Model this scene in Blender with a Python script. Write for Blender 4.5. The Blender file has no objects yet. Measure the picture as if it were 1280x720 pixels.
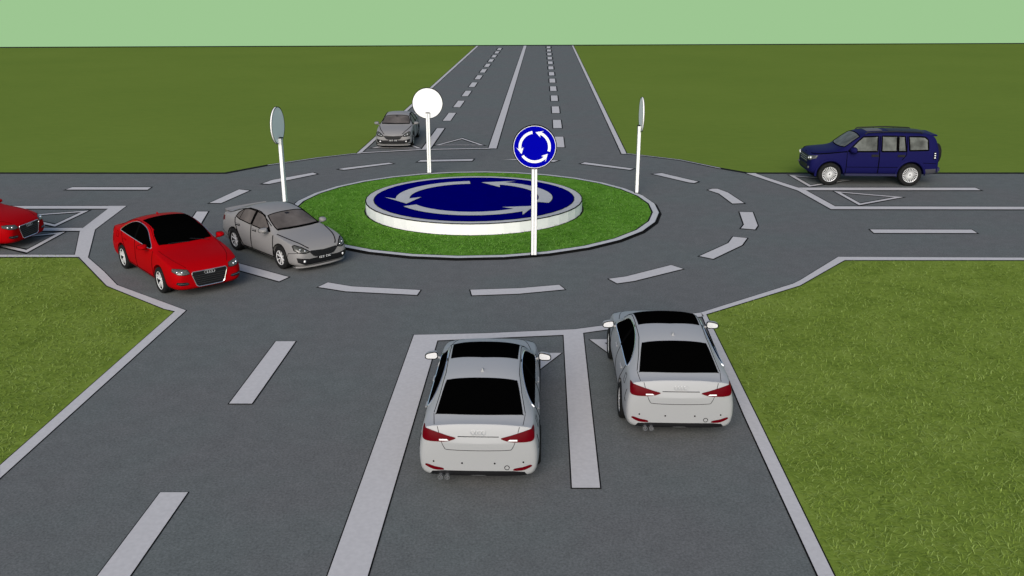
import bpy, bmesh, math, random
from mathutils import Vector, Matrix
from mathutils.bvhtree import BVHTree
from mathutils.geometry import delaunay_2d_cdt
import numpy as np
random.seed(7)
R = math.radians
sc = bpy.context.scene
COL = sc.collection

# ------------------------------------------------------------------ camera
cam_d = bpy.data.cameras.new('camera'); cam = bpy.data.objects.new('camera', cam_d); COL.objects.link(cam)
cam.location = (0, 0, 7.2)
cam.rotation_euler = (R(90) - math.atan(376/1142), 0, 0)
cam_d.sensor_width = 36; cam_d.lens = 36*1142/1280
cam_d.clip_start = 0.1; cam_d.clip_end = 3000
sc.camera = cam

# ------------------------------------------------------------------ world, sun, exposure
EXPOSURE = 0.78
SUN_EL, SUN_AZ = 27, 190      # azimuth measured clockwise from +Y: the sun stands low behind the viewer
world = bpy.data.worlds.new('World'); sc.world = world; world.use_nodes = True
nt = world.node_tree; nt.nodes.clear()
out = nt.nodes.new('ShaderNodeOutputWorld'); bg = nt.nodes.new('ShaderNodeBackground')
sky = nt.nodes.new('ShaderNodeTexSky'); sky.sky_type = 'NISHITA'; sky.sun_disc = False
sky.sun_elevation = R(SUN_EL); sky.sun_rotation = R(SUN_AZ); sky.air_density = 1.0; sky.dust_density = 2.0
bg.inputs['Strength'].default_value = 0.075
nt.links.new(sky.outputs[0], bg.inputs['Color'])
# pale green haze that fills everything below and just above the horizon
bg2 = nt.nodes.new('ShaderNodeBackground'); bg2.inputs['Color'].default_value = (0.337, 0.565, 0.287, 1)
bg2.inputs['Strength'].default_value = 1/2**EXPOSURE
tc = nt.nodes.new('ShaderNodeTexCoord'); sep = nt.nodes.new('ShaderNodeSeparateXYZ')
mr = nt.nodes.new('ShaderNodeMapRange'); mr.inputs[1].default_value = 0.02; mr.inputs[2].default_value = 0.22
mx = nt.nodes.new('ShaderNodeMixShader')
nt.links.new(tc.outputs['Generated'], sep.inputs[0]); nt.links.new(sep.outputs['Z'], mr.inputs[0])
nt.links.new(mr.outputs[0], mx.inputs[0]); nt.links.new(bg2.outputs[0], mx.inputs[1]); nt.links.new(bg.outputs[0], mx.inputs[2])
nt.links.new(mx.outputs[0], out.inputs['Surface'])
sun_d = bpy.data.lights.new('sun', 'SUN'); sun = bpy.data.objects.new('sun', sun_d); COL.objects.link(sun)
sun_d.energy = 1.5; sun_d.angle = R(38); sun_d.color = (1.0, 0.955, 0.93)
az = R(SUN_AZ); el = R(SUN_EL)
to_sun = Vector((math.sin(az)*math.cos(el), math.cos(az)*math.cos(el), math.sin(el)))
sun.rotation_euler = to_sun.to_track_quat('Z', 'Y').to_euler(); sun.location = (-10, -40, 30)
vs = sc.view_settings; vs.view_transform = 'Standard'; vs.look = 'None'; vs.exposure = EXPOSURE; vs.gamma = 1
vs.use_curve_mapping = False

# ------------------------------------------------------------------ materials
def mat(name, col, rough=0.6, metal=0.0, coat=0.0, spec=0.5):
    m = bpy.data.materials.new(name); m.use_nodes = True
    b = m.node_tree.nodes['Principled BSDF']
    b.inputs['Base Color'].default_value = (*col, 1); b.inputs['Roughness'].default_value = rough
    b.inputs['Metallic'].default_value = metal; b.inputs['Coat Weight'].default_value = coat
    b.inputs['Coat Roughness'].default_value = 0.12; b.inputs['Specular IOR Level'].default_value = spec
    return m
def noisy(m, scale, amount, detail=6, dark=None, stretch=(1, 1, 1), bump=0.0, rough_var=0.0):
    """breaks up the base colour with object-space noise"""
    t = m.node_tree; b = t.nodes['Principled BSDF']; c = tuple(b.inputs['Base Color'].default_value)
    co = t.nodes.new('ShaderNodeTexCoord'); mp = t.nodes.new('ShaderNodeMapping'); mp.inputs['Scale'].default_value = stretch
    n = t.nodes.new('ShaderNodeTexNoise'); n.inputs['Scale'].default_value = scale; n.inputs['Detail'].default_value = detail
    r = t.nodes.new('ShaderNodeValToRGB'); r.color_ramp.elements[0].position = 0.3; r.color_ramp.elements[1].position = 0.7
    lo = dark or tuple(x*(1-amount) for x in c[:3]); hi = tuple(min(1, x*(1+amount)) for x in c[:3])
    r.color_ramp.elements[0].color = (*lo, 1); r.color_ramp.elements[1].color = (*hi, 1)
    t.links.new(co.outputs['Object'], mp.inputs[0]); t.links.new(mp.outputs[0], n.inputs['Vector'])
    t.links.new(n.outputs['Fac'], r.inputs[0]); t.links.new(r.outputs[0], b.inputs['Base Color'])
    if bump:
        bp = t.nodes.new('ShaderNodeBump'); bp.inputs['Strength'].default_value = bump; bp.inputs['Distance'].default_value = 0.01
        t.links.new(n.outputs['Fac'], bp.inputs['Height']); t.links.new(bp.outputs[0], b.inputs['Normal'])
    return m
def asphalt():
    m = mat('asphalt', (0.1, 0.1, 0.1), 0.9, spec=0.05); t = m.node_tree; b = t.nodes['Principled BSDF']; L = t.links.new
    co = t.nodes.new('ShaderNodeTexCoord')
    fine = t.nodes.new('ShaderNodeTexNoise'); fine.inputs['Scale'].default_value = 28; fine.inputs['Detail'].default_value = 8; fine.inputs['Roughness'].default_value = 0.75
    big = t.nodes.new('ShaderNodeTexNoise'); big.inputs['Scale'].default_value = 0.35; big.inputs['Detail'].default_value = 5
    mid = t.nodes.new('ShaderNodeTexNoise'); mid.inputs['Scale'].default_value = 2.6; mid.inputs['Detail'].default_value = 5
    for n in (fine, big, mid): L(co.outputs['Object'], n.inputs['Vector'])
    r1 = t.nodes.new('ShaderNodeValToRGB'); e = r1.color_ramp.elements
    e[0].position = 0.36; e[0].color = (0.098, 0.104, 0.101, 1); e[1].position = 0.64; e[1].color = (0.170, 0.178, 0.172, 1)
    L(fine.outputs['Fac'], r1.inputs[0])
    r2 = t.nodes.new('ShaderNodeValToRGB'); e = r2.color_ramp.elements
    e[0].position = 0.4; e[0].color = (1.02, 0.985, 1.0, 1); e[1].position = 0.6; e[1].color = (0.98, 1.01, 1.01, 1)
    L(big.outputs['Fac'], r2.inputs[0])
    r3 = t.nodes.new('ShaderNodeValToRGB'); e = r3.color_ramp.elements
    e[0].position = 0.35; e[0].color = (0.955, 0.955, 0.955, 1); e[1].position = 0.65; e[1].color = (1.045, 1.045, 1.045, 1)
    L(mid.outputs['Fac'], r3.inputs[0])
    def mul(a, c):
        x = t.nodes.new('ShaderNodeMix'); x.data_type = 'RGBA'; x.blend_type = 'MULTIPLY'; x.inputs[0].default_value = 1
        L(a, x.inputs[6]); L(c, x.inputs[7]); return x.outputs[2]
    L(mul(mul(r1.outputs[0], r2.outputs[0]), r3.outputs[0]), b.inputs['Base Color'])
    bp = t.nodes.new('ShaderNodeBump'); bp.inputs['Strength'].default_value = 0.25; bp.inputs['Distance'].default_value = 0.004
    L(fine.outputs['Fac'], bp.inputs['Height']); L(bp.outputs[0], b.inputs['Normal'])
    return m
def turf(name, c_lo, c_mid, c_hi, fibre=9.0, patch=0.5):
    """mown grass: warped, streaky fibres with darker gaps and soft patches"""
    m = mat(name, c_mid, 0.95, spec=0.0); t = m.node_tree; b = t.nodes['Principled BSDF']; L = t.links.new
    co = t.nodes.new('ShaderNodeTexCoord')
    warp = t.nodes.new('ShaderNodeTexNoise'); warp.inputs['Scale'].default_value = 2.2; warp.inputs['Detail'].default_value = 3
    L(co.outputs['Object'], warp.inputs['Vector'])
    add = t.nodes.new('ShaderNodeVectorMath'); add.operation = 'MULTIPLY_ADD'
    add.inputs[1].default_value = (0.45, 0.45, 0.45); L(warp.outputs['Color'], add.inputs[0]); L(co.outputs['Object'], add.inputs[2])
    outs = []
    for ang, s in ((18, fibre), (-28, fibre*1.2), (75, fibre*1.1)):
        mp = t.nodes.new('ShaderNodeMapping'); mp.inputs['Rotation'].default_value = (0, 0, R(ang)); mp.inputs['Scale'].default_value = (0.28, 1.5, 1)
        n = t.nodes.new('ShaderNodeTexNoise'); n.inputs['Scale'].default_value = s; n.inputs['Detail'].default_value = 7; n.inputs['Roughness'].default_value = 0.68
        L(add.outputs[0], mp.inputs[0]); L(mp.outputs[0], n.inputs['Vector']); outs.append(n.outputs['Fac'])
    def mth(op, a, c):
        x = t.nodes.new('ShaderNodeMath'); x.operation = op
        for i, v in enumerate((a, c)):
            if isinstance(v, float): x.inputs[i].default_value = v
            else: L(v, x.inputs[i])
        return x.outputs[0]
    mxv = mth('MAXIMUM', mth('MAXIMUM', outs[0], outs[1]), outs[2])
    pn = t.nodes.new('ShaderNodeTexNoise'); pn.inputs['Scale'].default_value = patch; pn.inputs['Detail'].default_value = 6
    L(co.outputs['Object'], pn.inputs['Vector'])
    v = mth('ADD', mxv, mth('MULTIPLY', mth('SUBTRACT', pn.outputs['Fac'], 0.5), 0.42))
    r = t.nodes.new('ShaderNodeValToRGB'); e = r.color_ramp.elements
    e[0].position = 0.44; e[0].color = (*c_lo, 1); e[1].position = 0.72; e[1].color = (*c_hi, 1)
    k = r.color_ramp.elements.new(0.57); k.color = (*c_mid, 1)
    L(v, r.inputs[0]); L(r.outputs[0], b.inputs['Base Color'])
    bp = t.nodes.new('ShaderNodeBump'); bp.inputs['Strength'].default_value = 0.35; bp.inputs['Distance'].default_value = 0.03
    L(v, bp.inputs['Height']); L(bp.outputs[0], b.inputs['Normal'])
    return m
M = {}
M['asphalt'] = asphalt()
M['turf'] = turf('verge_turf', (0.125, 0.185, 0.028), (0.180, 0.252, 0.040), (0.225, 0.295, 0.062), 13.0, 0.9)
M['far_turf'] = turf('field_turf', (0.132, 0.196, 0.034), (0.144, 0.208, 0.036), (0.156, 0.221, 0.040), 3.0, 0.08)
M['island_turf'] = turf('island_turf', (0.066, 0.182, 0.018), (0.110, 0.265, 0.030), (0.15, 0.31, 0.055), 7.0, 1.2)
M['paint'] = noisy(mat('road_paint', (0.53, 0.512, 0.505), 0.85, spec=0.05), 14, 0.05)
M['seal'] = mat('dark_joint', (0.006, 0.006, 0.006), 0.9, spec=0.1)
M['kerb'] = noisy(mat('kerb_concrete', (0.50, 0.50, 0.50), 0.85, spec=0.05), 9, 0.06)
M['plinth_white'] = noisy(mat('plinth_white', (0.86, 0.86, 0.86), 0.7), 3, 0.03)
M['plinth_top'] = noisy(mat('plinth_top_shaded', (0.46, 0.46, 0.46), 0.8, spec=0.1), 3, 0.04)  # plinth white with the weaker light on level faces put into the colour
M['plinth_blue'] = noisy(mat('plinth_blue', (0.0, 0.0, 0.125), 0.8, spec=0.0), 2.5, 0.05)
M['sign_blue'] = mat('sign_blue', (0.0, 0.0, 0.36), 0.7, spec=0.02)
M['white'] = mat('white_enamel', (0.9, 0.9, 0.9), 0.5)
M['black'] = mat('black_plastic', (0.006, 0.006, 0.007), 0.55, spec=0.3)
M['gap'] = mat('shut_line_black', (0.003, 0.003, 0.003), 0.9, spec=0.0)
M['glass'] = mat('black_glass', (0.001, 0.001, 0.001), 0.3, spec=0.0)
M['tint'] = noisy(mat('tinted_glass', (0.105, 0.092, 0.085), 0.35, spec=0.04), 2.2, 0.35)
M['tint_pale'] = noisy(mat('pale_tinted_glass', (0.115, 0.122, 0.112), 0.35, spec=0.03), 3.0, 0.5)
M['tyre'] = noisy(mat('tyre_rubber', (0.010, 0.010, 0.010), 0.85, spec=0.2), 20, 0.2)
M['alloy'] = mat('alloy', (0.80, 0.80, 0.80), 0.35, metal=0.2)
M['chrome'] = mat('chrome', (0.75, 0.76, 0.78), 0.2, metal=0.9)
M['lens_red'] = mat('lens_red', (0.10, 0.0006, 0.004), 0.35, spec=0.04)
M['lens_clear'] = noisy(mat('lens_clear', (0.07, 0.07, 0.06), 0.2, coat=0.3), 25, 0.6)
M['badge'] = mat('badge_metal', (0.42, 0.43, 0.44), 0.4, metal=0.3, spec=0.2)
M['paint_red'] = mat('paint_red', (0.345, 0.001, 0.003), 0.5, spec=0.02)
M['paint_white'] = mat('paint_silver_white', (0.362, 0.366, 0.372), 0.5, metal=0.12, spec=0.12)
M['paint_grey'] = mat('paint_grey', (0.245, 0.238, 0.234), 0.5, metal=0.05, spec=0.1)
M['paint_blue'] = mat('paint_navy', (0.008, 0.008, 0.062), 0.5, spec=0.03)

# ------------------------------------------------------------------ helpers
def tag(o, label=None, cat=None, group=None, kind=None):
    for k, v in (('label', label), ('category', cat), ('group', group), ('kind', kind)):
        if v: o[k] = v
    return o
def empty(name, loc=(0, 0, 0), rz=0):
    o = bpy.data.objects.new(name, None); o.location = loc; o.rotation_euler = (0, 0, rz); o.empty_display_size = .3
    COL.objects.link(o); return o
def link(name, bm, mats, parent=None, smooth=False, sharp=35):
    me = bpy.data.meshes.new(name)
    if smooth:
        for f in bm.faces: f.smooth = True
        a = R(sharp)
        for e in bm.edges:
            if len(e.link_faces) == 2 and e.calc_face_angle(0) > a: e.smooth = False
    bm.to_mesh(me); bm.free()
    for m in (mats if isinstance(mats, (list, tuple)) else [mats]): me.materials.append(m)
    o = bpy.data.objects.new(name, me); COL.objects.link(o)
    if parent: o.parent = parent
    return o
def area2(p): return sum(p[i][0]*p[(i+1) % len(p)][1]-p[(i+1) % len(p)][0]*p[i][1] for i in range(len(p)))
def ccw(p): return list(p) if area2(p) > 0 else list(p)[::-1]
def offset(p, d):
    """push a ccw polygon outward by d (mitred)"""
    p = ccw(p); n = len(p); o = []
    for i in range(n):
        a = Vector(p[i-1]); b = Vector(p[i]); c = Vector(p[(i+1) % n])
        e1 = (b-a).normalized(); e2 = (c-b).normalized()
        n1 = Vector((e1.y, -e1.x)); n2 = Vector((e2.y, -e2.x)); m = n1+n2
        if m.length < 0.3: m = n1
        m = m/m.length; s = d/max(0.45, m.dot(n1))
        o.append((b.x+m.x*s, b.y+m.y*s))
    return o
def halo(p, w, k):
    """offset that is k times wider across the road arms (in Y) than along them"""
    return [(x, y*k) for x, y in offset([(x, y/k) for x, y in p], w)]
def flat(bm, p, z, mi=0):
    p = ccw(p)
    co, _, faces, *_ = delaunay_2d_cdt([Vector(q) for q in p], [], [list(range(len(p)))], 1, 1e-6)
    vs_ = [bm.verts.new((c.x, c.y, z)) for c in co]
    for f in faces:
        try:
            fc = bm.faces.new([vs_[i] for i in f]); fc.material_index = mi
            fc.normal_update()
            if fc.normal.z < 0: fc.normal_flip()
        except ValueError: pass
def ribbon(bm, pts, w, z, mi=0, closed=False):
    n = len(pts); L_, R_ = [], []
    for i in range(n):
        b = Vector(pts[i])
        a = Vector(pts[i-1]) if (i > 0 or closed) else None
        c = Vector(pts[(i+1) % n]) if (i < n-1 or closed) else None
        ns = []
        if a is not None: e = (b-a).normalized(); ns.append(Vector((-e.y, e.x)))
        if c is not None: e = (c-b).normalized(); ns.append(Vector((-e.y, e.x)))
        m = sum(ns, Vector((0, 0)))/len(ns); m = m/max(m.length, .3); m = m/max(.5, m.length*m.dot(ns[0])/max(1e-6, m.length))
        L_.append(bm.verts.new((b.x+m.x*w/2, b.y+m.y*w/2, z))); R_.append(bm.verts.new((b.x-m.x*w/2, b.y-m.y*w/2, z)))
    for i in range(n if closed else n-1):
        j = (i+1) % n
        f = bm.faces.new((R_[i], R_[j], L_[j], L_[i])); f.material_index = mi
def dist(p): return math.hypot(p[0], p[1])
def circle(c, r, n, a0=0): return [(c[0]+r*math.cos(a0+2*math.pi*i/n), c[1]+r*math.sin(a0+2*math.pi*i/n)) for i in range(n)]
def tube(bm, pts, r, n=8, mi=0, cap=True):
    pts = [Vector(p) for p in pts]; rings = []
    for i, p in enumerate(pts):
        t = (pts[min(i+1, len(pts)-1)]-pts[max(i-1, 0)])
        if t.length < 1e-9: t = Vector((0, 0, 1))
        t.normalize(); u = t.cross(Vector((0, 0, 1)))
        if u.length < .1: u = t.cross(Vector((1, 0, 0)))
        u.normalize(); v = t.cross(u)
        rings.append([bm.verts.new(p+(u*math.cos(2*math.pi*k/n)+v*math.sin(2*math.pi*k/n))*r) for k in range(n)])
    for a, b in zip(rings, rings[1:]):
        for k in range(n):
            f = bm.faces.new((a[k], a[(k+1) % n], b[(k+1) % n], b[k])); f.material_index = mi
    if cap:
        for rg in (rings[0][::-1], rings[-1]):
            f = bm.faces.new(rg); f.material_index = mi
def box(bm, c, s, mi=0, bev=0.0):
    r = bmesh.ops.create_cube(bm, size=1, matrix=Matrix.Translation(c) @ Matrix.Diagonal((*s, 1)))
    fs = {f for v in r['verts'] for f in v.link_faces}
    for f in fs: f.material_index = mi
    if bev: bmesh.ops.bevel(bm, geom=list({e for f in fs for e in f.edges}), offset=bev, segments=2, affect='EDGES')
def lathe(bm, prof, n, axis='y', mi=0, c=(0, 0, 0), closed=True):
    """prof: (radius, along-axis) pairs, revolved about the y axis"""
    rings = []
    for r, a in prof:
        ring = []
        for k in range(n):
            t = 2*math.pi*k/n
            ring.append(bm.verts.new((c[0]+r*math.cos(t), c[1]+a, c[2]+r*math.sin(t)) if axis == 'y' else (c[0]+r*math.cos(t), c[1]+r*math.sin(t), c[2]+a)))
        rings.append(ring)
    m = len(rings)
    for i in range(m if closed else m-1):
        a, b = rings[i], rings[(i+1) % m]
        for k in range(n):
            f = bm.faces.new((a[k], b[k], b[(k+1) % n], a[(k+1) % n])); f.material_index = mi
    return rings

# ================================================================== THE SETTING
GROUND = [(-340, 101.3), (-340, -90), (340, -90), (340, 145.4)]
# the far end of the sheet runs along the line seen in the photograph
def far_y(x): return 119.146+(x+64.684)*(127.826-119.146)/(69.305+64.684)
GROUND = [(-340, -90), (340, -90), (340, far_y(340)), (-340, far_y(-340))]
bm = bmesh.new(); flat(bm, GROUND, 0.0)
tag(link('ground', bm, M['far_turf']), 'wide flat olive green field around the roundabout', kind='structure')
LX = 0.0343   # the straight road leans this much to the right per metre
near = -80.0
NL = (-7.888+LX*(near-12.449), near); NR = (4.101+LX*(near-14.633), near)
FL = -4.548; FR = 7.96
FLx = FL+LX*(far_y(FL)-122.475); FRx = FR+LX*(far_y(FR)-122.475)
ROAD = [(-330, 36.76), (-22.793, 36.778), (-11.647, 36.744), (-10.368, 38.498), (-8.598, 40.257), (-7.06, 41.382), (FLx, far_y(FLx)-.02), (FRx, far_y(FRx)-.02),
        (5.199, 41.34), (7.353, 39.725), (8.682, 37.778), (9.597, 36.744), (22.448, 36.744), (330, 36.72),
        (330, 24.29), (9.226, 24.293), (7.306, 22.03), (4.486, 19.869), (4.313, 14.633), NR, NL,
        (-8.099, 12.844), (-7.864, 20.077), (-10.26, 21.998), (-11.151, 23.23), (-12.348, 24.81), (-330, 24.9)]
road = empty('road'); tag(road, 'dark grey asphalt roads crossing at the roundabout', kind='structure')
bm = bmesh.new(); flat(bm, ROAD, 0.006); link('asphalt_surface', bm, M['asphalt'], road)
# nearer verges: longer, streakier turf
def verge(name, pts, label):
    bm = bmesh.new(); flat(bm, pts, 0.004)
    tag(link(name, bm, M['turf']), label, kind='structure')
verge('grass_verge', [(9.6, 24.2), (7.306, 22.0), (4.5, 19.84), (4.33, 14.633), (NR[0]+.2, near), (90, near), (90, 24.2)], 'bright mown grass verge right of the near road')
verge('grass_verge', [(-8.12, 12.844), (-7.9, 20.05), (-10.29, 21.97), (-11.18, 23.2), (-12.37, 24.8), (-90, 24.85), (-90, near), (NL[0]-.2, near)], 'bright mown grass verge left of the near road')

# painted markings, each a flat strip of paint with a dark joint round it
MARKS = [
 ('edge_line', [(-7.068, 41.34), (-4.548, 122.475), (-4.299, 122.475), (-6.88, 41.467)], 0),
 ('edge_line', [(4.976, 41.299), (7.757, 122.475), (7.964, 122.475), (5.201, 41.299)], 0),
 ('centre_line', [(-1.107, 42.747), (1.526, 122.475), (1.9, 122.475), (-0.732, 42.747)], 1),
 ('lane_dash', [(-4.214, 42.547), (-3.829, 42.547), (-3.623, 49.236), (-4.022, 49.236)], 0),
 ('give_way_line', [(-6.894, 41.488), (-4.095, 42.392), (-1.049, 42.68), (-1.053, 42.859), (-4.114, 42.591), (-6.921, 41.657)], 0),
 ('ring_dash', [(2.507, 22.578), (2.683, 22.195), (3.141, 22.395), (4.594, 23.462), (4.33, 23.818), (2.981, 22.785)], 0),
 ('ring_dash', [(5.273, 24.689), (5.598, 24.411), (6.747, 25.845), (7.086, 26.626), (6.702, 26.793), (6.398, 26.065)], 0),
 ('ring_dash', [(7.661, 30.005), (8.091, 29.971), (7.796, 28.161), (7.588, 27.658), (7.186, 27.807), (7.394, 28.284)], 0),
 ('ring_dash', [(7.312, 33.51), (7.505, 33.723), (7.715, 33.723), (7.954, 33.05), (8.127, 31.322), (7.706, 31.259), (7.589, 32.886)], 0),
 ('ring_dash', [(5.695, 36.577), (6.089, 36.778), (7.238, 35.058), (7.03, 34.783), (6.826, 34.935)], 0),
 ('ring_dash', [(2.943, 38.868), (3.139, 39.188), (5.069, 37.725), (4.887, 37.462)], 0),
 ('ring_dash', [(-0.44, 39.98), (0.704, 39.98), (2.026, 39.628), (1.802, 39.283), (0.524, 39.628)], 0),
 ('ring_dash', [(-4.09, 39.302), (-3.99, 39.706), (-1.691, 39.98), (-1.743, 39.532)], 0),
 ('ring_dash', [(-7.211, 37.637), (-7.028, 37.867), (-5.301, 39.093), (-5.1, 38.868), (-6.957, 37.462)], 0),
 ('ring_dash', [(-9.614, 34.677), (-9.416, 35.367), (-8.115, 36.862), (-7.894, 36.577), (-9.339, 34.602)], 0),
 ('ring_dash', [(-10.601, 31.347), (-10.192, 31.322), (-9.764, 33.398), (-10.211, 33.609)], 0),
 ('ring_dash', [(-10.14, 27.219), (-10.628, 30.063), (-10.251, 30.063), (-9.708, 27.029)], 0),
 ('ring_dash', [(-8.005, 24.514), (-7.724, 24.161), (-5.826, 22.736), (-5.986, 22.361), (-8.039, 23.894)], 0),
 ('ring_dash', [(-4.895, 21.9), (-4.715, 22.274), (-4.045, 21.946), (-2.288, 21.657), (-2.334, 21.271), (-4.128, 21.55)], 0),
 ('ring_dash', [(-1.04, 21.676), (-0.982, 21.24), (0.158, 21.363), (1.322, 21.708), (1.2, 22.076), (0.201, 21.804)], 0),
 ('lane_dash', [(-16.67, 33.581), (-16.628, 34.012), (-13.648, 33.997), (-13.61, 33.553)], 0),
 ('edge_line', [(-13.335, 30.891), (-13.017, 27.658), (-11.869, 24.553), (-10.859, 23.23), (-10.033, 22.063), (-7.631, 20.144), (-7.888, 12.449), (-8.099, 12.844), (-8.032, 14.874), (-7.864, 20.077), (-8.186, 20.255), (-10.26, 21.998), (-11.151, 23.23), (-12.144, 24.609), (-12.348, 24.81), (-13.408, 27.481), (-13.481, 27.857), (-13.795, 30.472), (-14.026, 30.891)], 0),
 ('centre_line', [(-19.366, 30.891), (-14.026, 30.891), (-13.795, 30.472), (-19.121, 30.472)], 1),
 ('lane_line', [(-17.599, 27.857), (-13.481, 27.857), (-13.408, 27.481), (-17.397, 27.511)], 2),
 ('edge_line', [(-15.839, 24.835), (-12.344, 24.81), (-12.133, 24.593), (-15.699, 24.593)], 3),
 ('edge_line', [(9.516, 36.744), (10.636, 33.398), (10.874, 30.413), (17.432, 30.377), (17.641, 30.77), (11.151, 30.831), (10.946, 33.44), (10.797, 33.939), (10.149, 35.762), (9.884, 36.744)], 0),
 ('lane_line', [(10.797, 33.939), (17.466, 33.91), (17.468, 33.468), (10.954, 33.468)], 1),
 ('lane_dash', [(11.177, 27.658), (14.339, 27.638), (14.306, 27.219), (11.144, 27.239)], 0),
 ('edge_line', [(9.144, 24.609), (7.436, 22.462), (7.162, 22.162), (4.39, 19.994), (4.101, 14.633), (3.934, 10.012), (4.14, 10.012), (4.313, 14.633), (4.486, 19.869), (7.306, 22.03), (9.008, 24.046), (9.226, 24.293), (14.193, 24.293), (14.319, 24.529)], 0),
 ('edge_line', [(-2.132, 18.556), (-2.369, 10.012), (-1.854, 10.012), (-1.597, 18.235)], 1),
 ('give_way_line', [(-2.132, 18.556), (-0.612, 18.653), (1.371, 18.898), (2.15, 19.175), (4.39, 19.994), (4.416, 19.75), (2.864, 19.149), (2.076, 18.874), (1.555, 18.677), (1.123, 18.556), (-1.597, 18.225)], 0),
 ('centre_line', [(1.123, 18.566), (0.907, 12.165), (1.33, 12.165), (1.555, 18.677)], 1),
 ('lane_dash', [(-5.042, 18.179), (-4.623, 18.179), (-4.724, 15.105), (-5.138, 15.105)], 0),
 ('lane_dash', [(-5.267, 12.038), (-4.854, 12.038), (-4.911, 9.879), (-5.329, 9.879)], 0),
]
def ext(x): return x
for i, (name, pts, layer) in enumerate(MARKS):
    D = sum(dist(p) for p in pts)/len(pts)
    pts = [tuple(p) for p in pts]
    if D > 60 or name in ('edge_line', 'centre_line') and max(p[1] for p in pts) > 100: D = 36
    elif max(p[1] for p in pts)-min(p[1] for p in pts) > 9: D = 17
    w = max(0.018, min(0.065, 0.0014*D)); k = max(1, min(2.4, D/16))
    bm = bmesh.new()
    flat(bm, halo(pts, w, k), 0.012+layer*0.0007+0.00004*i, 1)
    flat(bm, pts, 0.018+layer*0.0012, 0)
    link(name, bm, [M['paint'], M['seal']], road)
def strip(name, pts, layer=0, w=0.02):
    bm = bmesh.new(); flat(bm, halo(pts, w, 2.0 if pts[0][1] > 22 else 1), 0.012+layer*0.0007+0.0003, 1); flat(bm, pts, 0.018+layer*0.0012, 0)
    return link(name, bm, [M['paint'], M['seal']], road)
# the same lines carried on beyond the picture's sides
strip('centre_line', [(-330, 30.891), (-19.34, 30.891), (-19.1, 30.472), (-330, 30.47)], 1, .03)
strip('lane_line', [(-60, 27.857), (-17.59, 27.857), (-17.38, 27.511), (-60, 27.511)], 2, .03)
strip('edge_line', [(-330, 24.83), (-15.83, 24.835), (-15.69, 24.593), (-330, 24.59)], 3, .03)
strip('centre_line', [(17.43, 30.377), (330, 30.36), (330, 30.76), (17.64, 30.77)], 1, .03)
strip('edge_line', [(14.19, 24.293), (330, 24.29), (330, 24.53), (14.31, 24.529)], 1, .03)
strip('edge_line', [(3.934, 10.012), (4.14, 10.012), (4.14+LX*(near-10), near), (3.934+LX*(near-10), near)], 2)
strip('centre_line', [(-2.369, 10.012), (-1.854, 10.012), (-1.854+LX*(near-10), near), (-2.369+LX*(near-10), near)], 2)
strip('edge_line', [(-7.888, 12.449), (-8.099, 12.844), (-8.13+LX*(near-12.4), near), (-7.888+LX*(near-12.4), near)], 2)
for k in range(4):
    y = 3.7-6.2*k; x = -5.13+LX*(y-9)
    strip('lane_dash', [(x-.21, y), (x+.21, y), (x+.31, y+3.1), (x-.1, y+3.1)])
    for s in (-1, 1):
        xx = s*(23+6.2*k) if s > 0 else -26-6.2*k
        yy = 33.8 if s < 0 else 27.44
        strip('lane_dash', [(xx, yy-.21), (xx+3.1, yy-.21), (xx+3.1, yy+.21), (xx, yy+.21)], 0, .04)
# dashes of the far road
for k in range(11):
    y = 52.1+6.16*k; x = -3.9+LX*(y-52.1)
    if y+3.4 > far_y(x): continue
    strip('lane_dash', [(x-.02, y), (x+.41, y), (x+.41+LX*3.4, y+3.4), (x-.02+LX*3.4, y+3.4)], 0, .05+.0016*k*6)
for k in range(14):
    y = 43.08+6.17*k; x = 2.03+.031*(y-43.08)
    if y+3.3 > far_y(x): continue
    strip('lane_dash', [(x, y), (x+.45, y), (x+.45+LX*3.2, y+3.2), (x+LX*3.2, y+3.2)], 0, .05+.0016*k*6)
# hollow give-way triangles
TRI = [[(-14.331, 30.202), (-14.442, 28.029), (-16.587, 29.385)], [(-13.818, 27.364), (-13.828, 25.056), (-15.971, 26.289)], [(11.941, 33.3), (12.045, 31.013), (14.094, 32.282)], [(11.156, 36.362), (11.267, 34.114), (13.286, 35.321)], [(-3.683, 43.658), (-1.34, 43.658), (-2.487, 45.85)], [(-6.612, 42.904), (-4.24, 42.747), (-5.381, 44.851)], [(-1.357, 17.528), (1.026, 17.528), (-0.263, 15.19)], [(1.667, 18.295), (3.919, 18.295), (2.629, 16.004)]]
for t in TRI:
    D = dist(t[0]); w = .075 if D > 40 else .05 if D > 25 else .02; k = 2.2 if D > 25 else 1
    p = [Vector(q) for q in ccw(t)]
    bw = 0.2 if D < 25 else .15 if D < 40 else .13
    inner = offset([tuple(q) for q in p], -bw)
    bm = bmesh.new()
    o2 = halo([tuple(q) for q in p], w, k); i2 = halo(inner, -w, k)
    for A_, B_, z, mi in ((o2, i2, 0.0125, 1), ([tuple(q) for q in p], inner, 0.018, 0)):
        va = [bm.verts.new((*q, z)) for q in A_]; vb = [bm.verts.new((*q, z)) for q in B_]
        for k in range(3):
            f = bm.faces.new((va[k], va[(k+1) % 3], vb[(k+1) % 3], vb[k])); f.material_index = mi
    link('give_way_triangle', bm, [M['paint'], M['seal']], road)
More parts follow.
